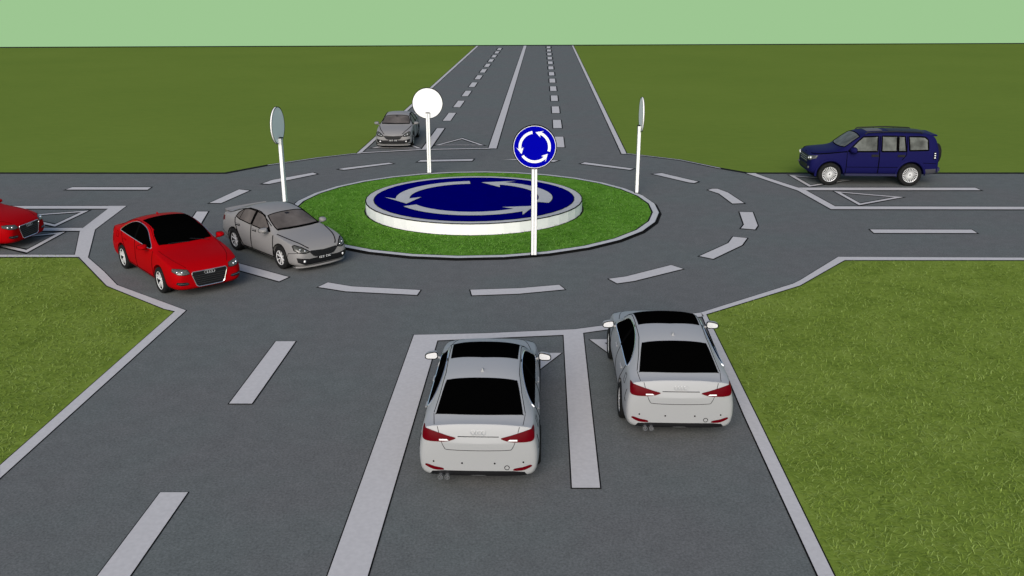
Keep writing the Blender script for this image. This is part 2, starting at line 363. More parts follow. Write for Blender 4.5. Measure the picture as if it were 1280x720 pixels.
# thin kerb edging where the far grass meets the asphalt
for pts in ([(-330, 36.80), (-22.793, 36.80), (-11.66, 36.77), (-10.39, 38.52), (-8.62, 40.28), (-7.09, 41.40)],
            [(5.23, 41.36), (7.37, 39.75), (8.71, 37.80), (9.61, 36.78), (22.448, 36.78), (330, 36.76)]):
    bm = bmesh.new()
    ribbon(bm, pts, .26, 0.016, 1)
    arc = [p for p in pts if abs(p[0]) < 13 and not (abs(p[1]-36.77) < .02)]
    if len(arc) > 1: ribbon(bm, arc, .08, 0.022, 0)
    link('edge_joint', bm, [M['kerb'], M['seal']], road)
# dark line along the edge of the field
bm = bmesh.new()
box(bm, (0, (far_y(-340)+far_y(340))/2, -.6), (1, 1, 1.1), 0)
bmesh.ops.delete(bm, geom=list(bm.verts), context='VERTS')
va = [bm.verts.new((x, far_y(x)+d, z)) for x, d, z in ((-340, -1.5, .03), (340, -1.5, .03), (340, 0.1, .03), (-340, 0.1, .03))]
bm.faces.new(va)
vb = [bm.verts.new((x, far_y(x)+.1, z)) for x, z in ((-340, .03), (340, .03), (340, -1.5), (-340, -1.5))]
bm.faces.new(vb)
tag(link('field_edge', bm, M['seal']), 'dark line along the far end of the field', kind='structure')

# ---- the island: kerb ring, turf, round plinth
IC = (-1.31, 30.62); IR = 6.3
N_ = 30; a0 = 0.07
isl = empty('traffic_island', (*IC, 0)); tag(isl, 'round grass traffic island with pale kerb in the roundabout', kind='structure')
bm = bmesh.new()
def ringfaces(bm, r1, z1, r2, z2, n, mi, a0=a0, c=(0, 0)):
    A_ = [bm.verts.new((*p, z1)) for p in circle(c, r1, n, a0)]; B_ = [bm.verts.new((*p, z2)) for p in circle(c, r2, n, a0)]
    for k in range(n):
        f = bm.faces.new((A_[k], A_[(k+1) % n], B_[(k+1) % n], B_[k])); f.material_index = mi
ringfaces(bm, IR+.07, .012, IR-.03, .012, N_, 1)
ringfaces(bm, IR, .006, IR, .06, N_, 1); ringfaces(bm, IR, .06, IR-.03, .062, N_, 1); ringfaces(bm, IR-.03, .062, IR-.22, .066, N_, 0); ringfaces(bm, IR-.22, .066, IR-.28, .060, N_, 1)
link('kerb', bm, [M['kerb'], M['seal']], isl)
bm = bmesh.new(); flat(bm, circle((0, 0), IR-.25, N_, a0), 0.058)
link('turf', bm, M['island_turf'], isl)

def arrow_poly(a_start, a_tip, r, w, hl, hw, n=22):
    """curved arrow running counter-clockwise; angles in degrees; returns ccw outline"""
    a1 = R(a_start); a2 = R(a_tip); ah = a2-hl/r
    P = lambda a, q: (q*math.cos(a), q*math.sin(a))
    outer = [P(a1+(ah-a1)*i/n, r+w/2) for i in range(n+1)]; inner = [P(a1+(ah-a1)*i/n, r-w/2) for i in range(n+1)]
    back = ah-hl*.30/r
    return outer+[P(back, r+hw), P(a2, r), P(back, r-hw)]+inner[::-1]
PC = (-1.28, 30.45); PR = 3.66; PH = 0.42
pl = empty('emblem_plinth', (*PC, .060)); tag(pl, 'low round white plinth with blue top and three curved arrows on the grass island', 'plinth')
hh = PH-.060
bm = bmesh.new(); n = 44
rings = lathe(bm, [(PR, 0), (PR, hh-.012), (PR-.012, hh)], n, 'z', closed=False)
link('drum', bm, M['plinth_white'], pl)
bm = bmesh.new(); flat(bm, circle((0, 0), PR-.012, n), hh+.0)
link('rim', bm, M['plinth_top'], pl)
bm = bmesh.new(); ringfaces(bm, PR+.012, hh+.003, PR-.022, hh+.003, n, 0, 0); ringfaces(bm, PR+.012, hh-.02, PR+.012, hh+.003, n, 0, 0); link('rim_joint', bm, M['seal'], pl)
bm = bmesh.new(); ringfaces(bm, PR+.06, .004, PR-.02, .004, n, 0, 0); link('base_joint', bm, M['seal'], pl)
bm = bmesh.new(); flat(bm, circle((0, 0), 3.40, n), hh+.005, 1); flat(bm, circle((0, 0), 3.37, n), hh+.010, 0)
link('blue_disc', bm, [M['plinth_blue'], M['seal']], pl)
for s, t in ((96, 205), (212, 326), (-20, 86)):
    p = arrow_poly(s, t, 2.42, .46, .78, .62); bm = bmesh.new()
    flat(bm, offset(p, .02), hh+.014, 1); flat(bm, p, hh+.018, 0)
    link('curved_arrow', bm, [M['plinth_top'], M['seal']], pl)

# ---- four round roundabout signs
def sign(x, y, face_deg, H, r, zbase, label, polelen):
    """face_deg: direction the printed side looks, degrees from +X"""
    t = empty('roundabout_sign', (x, y, zbase), R(face_deg+90)); tag(t, label, 'road sign', 'round signs on the island kerb')
    zc = H-zbase-r
    # local frame: printed side looks towards -Y
    bm = bmesh.new()
    top = zc-polelen
    box(bm, (0, .0, top/2), (.15, .11, top), 0)
    box(bm, (0, .0, .01), (.20, .16, .02), 1)
    link('pole', bm, [M['white'], M['seal']], t)
    bm = bmesh.new()
    box(bm, (0, -.056, top/2), (.012, .004, top-.02)); box(bm, (0, .056, top/2), (.012, .004, top-.02))
    for sx in (-1, 1):
        for sy in (-1, 1): box(bm, (sx*.076, sy*.056, top/2), (.006, .006, top))
    box(bm, (0, 0, top+.012), (.17, .13, .024))
    link('pole_joint', bm, M['seal'], t)
    bm = bmesh.new(); n = 48; yo = -.085
    prof = [(r-.006, yo), (r, yo+.006), (r, yo+.044), (r-.006, yo+.05)]
    rg = lathe(bm, prof, n, 'y', 0, (0, 0, zc), closed=False)
    bm.faces.new(rg[0]); bm.faces.new(rg[-1][::-1])
    bmesh.ops.recalc_face_normals(bm, faces=bm.faces)
    d = link('plate', bm, M['white'], t)
    bm = bmesh.new()
    for yy in (yo-.002, yo+.052):
        A_ = lathe(bm, [(r+.012, yy-.003), (r+.012, yy+.003), (r-.012, yy+.003), (r-.012, yy-.003)], n, 'y', 0, (0, 0, zc))
    link('rim', bm, M['seal'], d)
    bm = bmesh.new(); flat(bm, circle((0, 0), r*.955, n), 0)
    for v in bm.verts: v.co = Vector((v.co.x, yo-.004, zc+v.co.y))
    f = link('blue_face', bm, M['sign_blue'], t)
    for s, tt in ((99, 208), (216, 333), (-17, 87)):
        p = arrow_poly(s, tt, .68*r, .125*r, .24*r, .165*r); bm = bmesh.new(); flat(bm, p, 0)
        for v in bm.verts: v.co = Vector((v.co.x, yo-.008, zc+v.co.y))
        link('arrow', bm, M['white'], f)
    # clamp behind the plate
    bm = bmesh.new(); box(bm, (0, -.03, top-.12), (.12, .05, .05)); box(bm, (0, -.03, top-.02), (.09, .05, .04)); link('bracket', bm, M['white'], t)
    return t
sign(.61, 24.62, -90, 3.70, .585, .066, 'nearest round blue sign with three white arrows on a white pole', .30)
sign(-7.68, 30.30, 174, 3.47, .60, .066, 'round sign left of the plinth, grey back seen at a slant behind the pole', .42)
sign(-3.34, 36.55, 91, 3.44, .60, .066, 'round sign at the far kerb showing its plain white back', .38)
sign(4.55, 32.80, -1, 3.50, .60, .066, 'round sign right of the plinth seen almost edge-on', .40)

# ================================================================== VEHICLES
def loft_body(stations, creases, arches, paintm, subdiv=3, cross=()):
    """stations front to rear: (x, [(y,z) x9]) bottom centre -> top centre. Returns a mesh cut for the wheels."""
    bm = bmesh.new(); rows = []
    for x, pts in stations:
        rgt = [bm.verts.new((x, -y, z)) for y, z in pts]
        lft = [rgt[0]]+[bm.verts.new((x, y, z)) for y, z in pts[1:-1]]+[rgt[-1]]
        rows.append((rgt, lft))
    nC = len(stations[0][1])
    for (r0, l0), (r1, l1) in zip(rows, rows[1:]):
        for j in range(nC-1):
            bm.faces.new((r0[j], r1[j], r1[j+1], r0[j+1])); bm.faces.new((l0[j+1], l1[j+1], l1[j], l0[j]))
    for (r, l), flip in ((rows[0], 0), (rows[-1], 1)):
        for j in range(nC-1):
            q = [r[j], r[j+1], l[j+1], l[j]]; u = []
            for v in q:
                if v not in u: u.append(v)
            bm.faces.new(u[::-1] if flip else u)
    bmesh.ops.recalc_face_normals(bm, faces=bm.faces)
    cl = bm.edges.layers.float.new('crease_edge')
    for (i0, i1, j, val) in creases:
        for side in (0, 1):
            for i in range(i0, i1):
                a, b = rows[i][side][j], rows[i+1][side][j]; e = bm.edges.get((a, b))
                if e: e[cl] = val
    for (i, j0, j1, val) in cross:
        for side in (0, 1):
            for j in range(j0, j1):
                e = bm.edges.get((rows[i][side][j], rows[i][side][j+1]))
                if e: e[cl] = val
    me = bpy.data.meshes.new('body'); bm.to_mesh(me); bm.free()
    o = bpy.data.objects.new('body', me); COL.objects.link(o)
    sd = o.modifiers.new('s', 'SUBSURF'); sd.levels = subdiv; sd.render_levels = subdiv
    dg = bpy.context.evaluated_depsgraph_get(); full = bpy.data.meshes.new_from_object(o.evaluated_get(dg))
    bmf = bmesh.new(); bmf.from_mesh(full); bvh = BVHTree.FromBMesh(bmf); bmf.free()
    cutters = []
    for (ax, az, ar) in arches:
        for s in (-1, 1):
            b = bmesh.new(); rg = lathe(b, [(ar, s*.50), (ar, s*1.3)], 40, 'y', 0, (ax, 0, az), closed=False)
            b.faces.new(rg[0]); b.faces.new(rg[1][::-1]); bmesh.ops.recalc_face_normals(b, faces=b.faces)
            cm = bpy.data.meshes.new('c'); b.to_mesh(cm); b.free(); c = bpy.data.objects.new('c', cm); COL.objects.link(c); cutters.append(c)
            md = o.modifiers.new('b', 'BOOLEAN'); md.operation = 'DIFFERENCE'; md.object = c; md.solver = 'EXACT'
    dg = bpy.context.evaluated_depsgraph_get(); dg.update(); me2 = bpy.data.meshes.new_from_object(o.evaluated_get(dg))
    bpy.data.objects.remove(o)
    for c in cutters: bpy.data.objects.remove(c)
    b = bmesh.new(); b.from_mesh(me2)
    for f in b.faces:
        f.smooth = True; c = f.calc_center_median(); f.material_index = 0
        for ax, az, ar in arches:
            d = math.hypot(c.x-ax, c.z-az)
            if d < ar+.004 and abs(c.y) > .45 and (abs(f.normal.y) < .3 or abs(abs(c.y)-.5) < .02): f.material_index = 1
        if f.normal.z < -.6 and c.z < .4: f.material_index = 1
    for e in b.edges:
        if len(e.link_faces) == 2 and (e.calc_face_angle(0) > R(32) or e.link_faces[0].material_index != e.link_faces[1].material_index): e.smooth = False
    b.to_mesh(me2); b.free(); me2.name = 'body'
    me2.materials.clear(); me2.materials.append(paintm); me2.materials.append(M['gap'])
    return me2, bvh

VIEW = dict(right=lambda a, b: (Vector((a, -3, b)), Vector((0, 1, 0))), left=lambda a, b: (Vector((a, 3, b)), Vector((0, -1, 0))),
            front=lambda a, b: (Vector((5, a, b)), Vector((-1, 0, 0))), rear=lambda a, b: (Vector((-5, a, b)), Vector((1, 0, 0))),
            top=lambda a, b: (Vector((a, b, 4)), Vector((0, 0, -1))))
def cast(bvh, view, a, b):
    o, d = VIEW[view](a, b); loc, nrm, *_ = bvh.ray_cast(o, d)
    if loc is None:
        loc, nrm, *_ = bvh.find_nearest(o+d*(3 if view in ('left', 'right') else 2.8))
    if nrm.dot(d) > 0: nrm = -nrm
    return loc, nrm
def smooth_poly(p, n=5, closed=True):
    """Catmull-Rom through the points"""
    out_ = []; m = len(p); g = lambda i: Vector(p[i % m]) if closed else Vector(p[max(0, min(m-1, i))])
    for i in range(m if closed else m-1):
        a, b, c, d = g(i-1), g(i), g(i+1), g(i+2)
        for k in range(n):
            t = k/n; q = 0.5*((2*b)+(-a+c)*t+(2*a-5*b+4*c-d)*t*t+(-a+3*b-3*c+d)*t**3); out_.append((q.x, q.y))
    if not closed: out_.append(tuple(p[-1]))
    return out_
def densify(p, s, closed=True):
    o = []; m = len(p)
    for i in range(m if closed else m-1):
        a = Vector(p[i]); b = Vector(p[(i+1) % m]); k = max(1, int(math.ceil((b-a).length/s)))
        for j in range(k): q = a.lerp(b, j/k); o.append((q.x, q.y))
    if not closed: o.append(tuple(p[-1]))
    return o
def patch(bvh, view, poly, lift=.006, step=.035, mi=0, bm=None, depth=.012):
    """a panel that follows the body, standing `lift` proud, with a thin edge"""
    bm = bm or bmesh.new(); poly = ccw(densify(poly, step)); n = len(poly)
    xs = [q[0] for q in poly]; ys = [q[1] for q in poly]; ins = []
    def inside(x, y):
        c = False
        for i in range(n):
            x1, y1 = poly[i]; x2, y2 = poly[i-1]
            if (y1 > y) != (y2 > y) and x < (x2-x1)*(y-y1)/(y2-y1)+x1: c = not c
        return c
    st = step*1.3; x = min(xs)+st*.5
    while x < max(xs):
        y = min(ys)+st*.5
        while y < max(ys):
            if inside(x, y) and min((x-q[0])**2+(y-q[1])**2 for q in poly) > (st*.35)**2: ins.append((x, y))
            y += st
        x += st
    co, _, faces, *_ = delaunay_2d_cdt([Vector(q) for q in poly+ins], [], [list(range(n))], 1, 1e-6)
    V = []; N = []
    for c in co:
        l, nn = cast(bvh, view, c.x, c.y); V.append(bm.verts.new(l+nn*lift)); N.append(nn)
    d = VIEW[view](0, 0)[1]; cnt = {}
    for f in faces:
        vv = [V[i] for i in f]
        try: fc = bm.faces.new(vv)
        except ValueError: continue
        fc.normal_update(); fc.material_index = mi; fc.smooth = True
        if fc.normal.dot(d) > 0: fc.normal_flip()
        for k in range(len(f)):
            e = (f[k], f[(k+1) % len(f)]); cnt.setdefault(tuple(sorted(e)), []).append(e)
    lo = {}
    for k, es in cnt.items():
        if len(es) == 1:
            a, b = es[0]
            for i in (a, b):
                if i not in lo: lo[i] = bm.verts.new(V[i].co-N[i]*(lift+depth))
            try: fc = bm.faces.new((V[a], V[b], lo[b], lo[a])); fc.material_index = mi
            except ValueError: pass
    return bm
def seam(bvh, view, line, r=.006, step=.04, closed=False, bm=None, lift=.0, mi=0):
    bm = bm or bmesh.new(); pts = densify(line, step, closed)
    if closed: pts.append(pts[0])
    P3 = [(lambda l, nn: l+nn*lift)(*cast(bvh, view, *p)) for p in pts]
    # drop jumps where the ray slips past the body
    run = [P3[0]]
    for a, b in zip(P3, P3[1:]):
        if (a-b).length > .35:
            if len(run) > 1: tube(bm, run, r, 5, mi)
            run = [b]
        else: run.append(b)
    if len(run) > 1: tube(bm, run, r, 5, mi)
    return bm

def mesh_of(bm, mats, name='m', smooth=True):
    me = bpy.data.meshes.new(name)
    bmesh.ops.remove_doubles(bm, verts=bm.verts, dist=1e-5)
    if smooth:
        for f in bm.faces: f.smooth = True
        for e in bm.edges:
            if len(e.link_faces) == 2 and e.calc_face_angle(0) > R(38): e.smooth = False
    bm.to_mesh(me); bm.free()
    for m in (mats if isinstance(mats, (list, tuple)) else [mats]): me.materials.append(m)
    return me
SPLIT = {'door_gap', 'arch_lip', 'door_handle', 'handle_recess', 'bonnet_gap', 'boot_gap', 'panel_gap', 'exhaust_pipe', 'parking_sensor', 'lamp_bowl', 'wiper', 'wheel_flare', 'lamp_segment', 'window_bar'}
_isl = {}
def islands(me):
    """one mesh per loose piece"""
    if me.name in _isl: return _isl[me.name]
    bm = bmesh.new(); bm.from_mesh(me); bm.verts.ensure_lookup_table(); seen = set(); groups = []
    for v in bm.verts:
        if v.index in seen: continue
        st = [v]; seen.add(v.index); g = []
        while st:
            q = st.pop(); g.append(q.index)
            for e in q.link_edges:
                w = e.other_vert(q)
                if w.index not in seen: seen.add(w.index); st.append(w)
        groups.append(set(g))
    bm.free(); out_ = []
    if len(groups) < 2: out_ = [me]
    else:
        for g in groups:
            c = me.copy(); b = bmesh.new(); b.from_mesh(c); b.verts.ensure_lookup_table()
            bmesh.ops.delete(b, geom=[v for v in b.verts if v.index not in g], context='VERTS'); b.to_mesh(c); b.free(); out_.append(c)
    _isl[me.name] = out_
    return out_
def put(name, me, parent, loc=(0, 0, 0), rot=(0, 0, 0)):
    if name in SPLIT:
        for m_ in islands(me): o = put1(name, m_, parent, loc, rot)
        return o
    return put1(name, me, parent, loc, rot)
def put1(name, me, parent, loc=(0, 0, 0), rot=(0, 0, 0)):
    o = bpy.data.objects.new(name, me); COL.objects.link(o); o.parent = parent; o.location = loc; o.rotation_euler = rot; return o

def tyre_mesh(r, w, rr):
    bm = bmesh.new(); h = w/2
    lathe(bm, [(rr, -h*.82), (rr+(r-rr)*.45, -h), (r-.035, -h*.97), (r-.008, -h*.78), (r, -h*.5), (r-.006, -h*.16), (r-.006, -h*.1), (r, -h*.02), (r, h*.5), (r-.008, h*.78), (r-.035, h*.97), (rr+(r-rr)*.45, h), (rr, h*.82)], 40)
    return mesh_of(bm, M['tyre'], 'tyre')
def rim_mesh(rr, w, spokes, double, barrel=True):
    """printed side is +y"""
    bm = bmesh.new(); h = w/2
    lathe(bm, [(rr+.004, h*.72), (rr-.004, h*.80), (rr-.018, h*.74), (rr-.014, h*.60)], 40, 'y', 0)
    lathe(bm, [(rr-.018, h*.70), (rr-.020, h*.4), (rr-.024, -h*.7), (rr, -h*.8)], 40, 'y', 1, closed=False)
    # dark backing (brake and barrel)
    b2 = lathe(bm, [(rr-.03, h*.10), (.001, h*.10), (.001, h*.04), (rr-.03, h*.04)], 32, 'y', 1)
    lathe(bm, [(.001, h*.70), (.04, h*.68), (.055, h*.58), (.055, h*.2), (.001, h*.2)], 24, 'y', 0)
    lathe(bm, [(.001, h*.74), (.022, h*.73), (.026, h*.64), (.001, h*.64)], 16, 'y', 1)
    def spoke(a, w0, w1, off=0.0):
        ca, sa = math.cos(a), math.sin(a)
        pr = []
        for rad, hw, yt in ((.05, w0, h*.60), ((rr)*.55, (w0+w1)/2*.92, h*.68), (rr-.012, w1, h*.68)):
            for s, dy in ((-1, 0), (1, 0), (1, -.03), (-1, -.03)):
                u = s*hw+off*(rad/rr)
                pr.append(bm.verts.new((rad*ca-u*sa, yt+dy, rad*sa+u*ca)))
        for i in (0, 4):
            for k in range(4):
                bm.faces.new((pr[i+k], pr[i+(k+1) % 4], pr[i+4+(k+1) % 4], pr[i+4+k]))
    for k in range(spokes):
        a = 2*math.pi*k/spokes+.3
        if double: spoke(a, .012, .015, .034); spoke(a, .012, .015, -.034)
        else: spoke(a, *( (.011, .015) if spokes < 12 else (.007, .0115)))
    bmesh.ops.recalc_face_normals(bm, faces=bm.faces)
    return mesh_of(bm, [M['alloy'], M['black']], 'rim', False)
def add_wheels(root, tm, rm, spots, r):
    for x, y in spots:
        w = empty('wheel', (x, y, r), 0); w.parent = root
        w.rotation_euler = (0, random.uniform(0, 6), 0) if y > 0 else (0, 0, math.pi)
        if y < 0: w.rotation_euler = (0, 0, math.pi)
        put('tyre', tm, w); put('rim', rm, w)
def mirror_mesh(side, col, L_=.17, W=.22, H=.13, chromecap=False, arm=True):
    """side +1 left. shell bulging forward, glass on the rear"""
    bm = bmesh.new(); s = side
    rings = []
    for t, sc_ in ((0, .93), (.25, 1.0), (.6, .86), (.85, .55), (1, .15)):
        x = -L_*.35+L_*t; ring = []
        for k in range(20):
            a = 2*math.pi*k/20; cx = abs(math.cos(a))**.6*math.copysign(1, math.cos(a)); sx = abs(math.sin(a))**.6*math.copysign(1, math.sin(a))
            ring.append(bm.verts.new((x-.03*cx*(1-t), s*(W/2*sc_*cx), H/2*sc_*sx*(1-.18*cx))))
        rings.append(ring)
    for a, b in zip(rings, rings[1:]):
        for k in range(20): bm.faces.new((a[k], a[(k+1) % 20], b[(k+1) % 20], b[k]))
    bm.faces.new(rings[-1]); f = bm.faces.new(rings[0][::-1]); 
    tube(bm, [v.co.copy() for v in rings[0]]+[rings[0][0].co.copy()], .009, 5, 2)
    f.material_index = 1
    tube(bm, [(0.01, -s*W*.38, -H*.35), (0.02, -s*(W*.5+.10), -H*.62)], .022, 8)
    bmesh.ops.recalc_face_normals(bm, faces=bm.faces)
    return mesh_of(bm, [col, M['mirror_face'], M['gap']], 'mirror')
M['mirror_face'] = mat('mirror_face', (0.82, 0.83, 0.84), 0.4, metal=0.1)

def ring_logo(view, bvh, cx, cz, r, tr, lift):
    bm = bmesh.new()
    for k in (-1.5, -.5, .5, 1.5):
        p = circle((cx+k*r*1.52, cz), r, 14)
        seam(bvh, view, p, tr, .02, True, bm, lift)
    return mesh_of(bm, M['badge'], 'ring_emblem')

def mir(p): return [(-a, b) for a, b in p]

# ------------------------------------------------------------------ small saloon with ring badge
def saloon_stations(S):
    """S rows: x, zb, w, zlow, zmid, ysh, zsh, yg, zg, yr, zr, yc, zc, zt"""
    out_ = []
    for x, zb, w, zl, zm, ys, zs, yr, zr, yc, zc, zt in S:
        out_.append((x, [(0, zb), (w*.72, zb), (w*.95, zb+.035), (w, zl), (w*1.0, zm), (ys, zs), ((ys*.55+yr*.45), (zs*.5+zr*.5)), (yr, zr), (yc, zc), (0, zt)]))
    return out_
SAL = [
 (2.235, .27, .60, .36, .50, .52, .60, .40, .635, .22, .645, .65),
 (2.20, .21, .72, .36, .52, .63, .635, .48, .67, .28, .685, .69),
 (2.08, .18, .83, .37, .56, .745, .69, .55, .735, .30, .755, .76),
 (1.86, .17, .885, .38, .60, .815, .775, .61, .825, .32, .845, .85),
 (1.37, .17, .90, .39, .65, .84, .875, .67, .905, .36, .930, .94),
 (1.02, .17, .90, .40, .67, .835, .915, .71, .955, .40, .99, 1.005),
 (.66, .17, .90, .40, .69, .83, .935, .665, 1.145, .42, 1.215, 1.23),
 (.30, .17, .90, .40, .70, .825, .95, .60, 1.355, .40, 1.415, 1.43),
 (-.30, .17, .90, .40, .71, .825, .965, .585, 1.39, .39, 1.44, 1.455),
 (-.92, .17, .90, .40, .72, .825, .985, .575, 1.36, .38, 1.405, 1.42),
 (-1.30, .17, .90, .40, .73, .825, 1.0, .60, 1.245, .39, 1.29, 1.305),
 (-1.78, .17, .90, .40, .73, .82, .995, .655, 1.055, .40, 1.085, 1.095),
 (-1.95, .18, .89, .40, .72, .80, .99, .66, 1.015, .36, 1.04, 1.045),
 (-2.06, .20, .875, .40, .70, .78, .985, .65, 1.01, .34, 1.035, 1.04),
 (-2.095, .22, .86, .40, .67, .77, .90, .64, .945, .34, .965, .97),
 (-2.16, .25, .79, .40, .60, .71, .72, .58, .75, .30, .755, .76),
]
WR = .318
sal_mesh = {}
def saloon_body():
    st = saloon_stations(SAL)
    cr = [(1, 14, 5, .35), (5, 12, 7, .45), (11, 13, 8, .2), (13, 14, 7, .2)]
    return loft_body(st, cr, [(1.36, WR, .365), (-1.27, WR, .365)], M['paint_white'], 3, [(13, 5, 9, .75)])
SB, SBVH = saloon_body()
# side glass outline (x, z)
SIDE_GLASS = smooth_poly([(.74, .955), (.50, 1.12), (.18, 1.285), (-.20, 1.345), (-.62, 1.335), (-1.0, 1.25), (-1.30, 1.12), (-1.42, 1.015), (-1.25, .995), (-.5, .975), (.2, .960)], 4)
def shared_saloon():
    m = {}
    b = SBVH
    for s in ('left', 'right'):
        m['glass_'+s] = mesh_of(patch(b, s, SIDE_GLASS, .006), M['glass'], 'side_window')
        m['trim_'+s] = mesh_of(seam(b, s, SIDE_GLASS, .009, .05, True, None, .006), M['chrome'], 'window_trim')
        m['pillar_'+s] = mesh_of(patch(b, s, [(-.40, .965), (-.46, 1.36), (-.36, 1.36), (-.30, .962)], .012), M['gap'], 'pillar')
        bm = seam(b, s, [(.95, .30), (.93, .70), (.90, .93)], .008)
        seam(b, s, [(-.20, .30), (-.24, .70), (-.36, .97)], .008, bm=bm)
        seam(b, s, [(-.80, .30), (-.93, .50), (-1.02, .64), (-1.18, .78), (-1.34, .99)], .008, bm=bm)
        seam(b, s, [(.95, .30), (-.80, .30)], .008, bm=bm)
        seam(b, s, [(-1.93, .82), (-1.90, .66), (-1.97, .62)], .007, bm=bm)
        seam(b, s, [(-1.52, .80), (-1.66, .80), (-1.66, .94), (-1.52, .94)], .005, .03, True, bm)
        m['doors_'+s] = mesh_of(bm, M['gap'], 'door_gap')
        m['crease_'+s] = mesh_of(seam(b, s, [(1.0, .80), (-.4, .82), (-1.9, .86)], .003), M['gap'], 'body_crease')
        bm = bmesh.new()
        for hx in (-.02, -1.02):
            l, n = cast(b, s, hx, .845); box(bm, l+n*.016, (.20, .03, .026), 0, .008)
        m['handle_'+s] = mesh_of(bm, 'PAINT', 'x') if False else bm
        bm2 = seam(b, s, [(1.70, .66), (2.02, .64)], .004)
        m['sill_'+s] = mesh_of(patch(b, s, [(-.86, .18), (.93, .18), (.93, .235), (-.86, .235)], .006), M['black'], 'sill_trim')
        bm2.free()
        # arch lips
        bm = bmesh.new()
        for ax in (1.36, -1.27):
            arc = [(ax+.372*math.cos(R(a)), WR+.372*math.sin(R(a))) for a in range(-18, 199, 8)]
            seam(b, s, arc, .007, .05, False, bm)
        m['lip_'+s] = mesh_of(bm, M['gap'], 'arch_lip')
    hm = {}
    # rear window, roof glass, windscreen: top projection
    m['rear_window'] = mesh_of(patch(b, 'top', smooth_poly([(-1.11, 0), (-1.11, .30), (-1.11, .515), (-1.13, .55), (-1.40, .595), (-1.76, .645), (-1.79, .63), (-1.83, .30), (-1.84, 0), (-1.83, -.30), (-1.79, -.63), (-1.76, -.645), (-1.40, -.595), (-1.13, -.55), (-1.11, -.515), (-1.11, -.30)], 3), .006), M['glass'], 'rear_window')
    m['roof_glass'] = mesh_of(patch(b, 'top', [(.40, .56), (.41, .26), (.415, 0), (.41, -.26), (.40, -.56), (-.44, -.54), (-.49, 0), (-.44, .54)], .006), M['glass'], 'roof_glass')
    m['windscreen'] = mesh_of(patch(b, 'top', [(.99, .0), (.965, .35), (.88, .655), (.78, .655), (.56, .635), (.38, .58), (.385, 0), (.38, -.58), (.56, -.635), (.78, -.655), (.88, -.655), (.965, -.35)], .006), M['glass'], 'windscreen')
    # bonnet and boot shut lines
    bm = seam(b, 'top', smooth_poly([(2.10, .50), (1.8, .63), (1.4, .70), (1.05, .74)], 4, False), .005)
    seam(b, 'top', smooth_poly([(2.10, -.50), (1.8, -.63), (1.4, -.70), (1.05, -.74)], 4, False), .005, bm=bm)
    m['bonnet'] = mesh_of(bm, M['gap'], 'bonnet_gap')
    bm = seam(b, 'top', [(.70, .68), (.2, .585), (-.9, .575), (-1.35, .62), (-1.74, .68)], .006); seam(b, 'top', [(.70, -.68), (.2, -.585), (-.9, -.575), (-1.35, -.62), (-1.74, -.68)], .006, bm=bm)
    m['roof_gap'] = mesh_of(bm, M['gap'], 'roof_gap')
    bm = seam(b, 'top', [(-1.76, .68), (-2.03, .65)], .0045); seam(b, 'top', [(-1.76, -.68), (-2.03, -.65)], .0045, bm=bm)
    seam(b, 'rear', smooth_poly([(.60, 1.0), (.56, .86), (.50, .70), (.42, .665), (0, .655), (-.42, .665), (-.50, .70), (-.56, .86), (-.60, 1.0)], 3, False), .0045, bm=bm)
    m['boot'] = mesh_of(bm, M['gap'], 'boot_gap')
    m['handle_gap'] = mesh_of(seam(b, 'rear', [(-.30, .865), (.30, .865)], .006), M['gap'], 'boot_handle')
    m['lip'] = mesh_of(seam(b, 'rear', smooth_poly([(-.72, .985), (-.4, 1.03), (0, 1.04), (.4, 1.03), (.72, .985)], 4, False), .004), M['chrome'], 'boot_lip')
    for s, sg in (('left', 1), ('right', -1)):
        tl = smooth_poly([(.33, .845), (.45, .88), (.62, .93), (.77, .975), (.80, .97), (.81, .89), (.80, .815), (.70, .795), (.50, .795), (.40, .812)], 3)
        tl = [(sg*y, z) for y, z in tl]
        m['tail_'+s] = mesh_of(patch(b, 'rear', tl, .012, .03), M['lens_red'], 'tail_light')
        m['tailw_'+s] = mesh_of(patch(b, 'rear', [(sg*y, z) for y, z in [(.43, .81), (.57, .81), (.57, .83), (.46, .83)]], .018, .03), M['white'], 'reversing_light')
        rf = [(sg*y, z) for y, z in smooth_poly([(.52, .335), (.66, .34), (.78, .40), (.76, .425), (.65, .39), (.53, .365)], 3)]
        m['refl_'+s] = mesh_of(patch(b, 'rear', rf, .008, .03), M['lens_red'], 'reflector')
        hl = [(sg*y, z) for y, z in [(.47, .60), (.50, .685), (.66, .71), (.78, .72), (.80, .66), (.72, .60), (.58, .585)]]
        m['head_'+s] = mesh_of(patch(b, 'front', hl, .008, .03), M['lens_clear'], 'headlight')
        m['headb_'+s] = mesh_of(seam(b, 'front', hl, .007, .04, True, None, .008), M['black'], 'lamp_rim')
        bm = bmesh.new(); 
        for q, z in ((.63, .645), (.72, .655)):
            l, n = cast(b, 'front', sg*q, z); bmesh.ops.create_uvsphere(bm, u_segments=12, v_segments=8, radius=.032, matrix=Matrix.Translation(l+n*.0))
        m['bulb_'+s] = mesh_of(bm, M['chrome'], 'lamp_bowl')
        fg = [(sg*y, z) for y, z in [(.50, .36), (.54, .405), (.76, .425), (.78, .375), (.70, .34), (.55, .335)]]
        m['fog_'+s] = mesh_of(patch(b, 'front', fg, .006, .03), M['black'], 'air_intake')
        m['fogt_'+s] = mesh_of(seam(b, 'front', [(sg*.53, .375), (sg*.75, .395)], .004, .04, False, None, .012), M['chrome'], 'intake_trim')
    gr = [(-.40, .63), (-.43, .58), (-.34, .30), (-.29, .265), (.29, .265), (.34, .30), (.43, .58), (.40, .63)]
    m['grille'] = mesh_of(patch(b, 'front', gr, .008, .03), M['black'], 'grille')
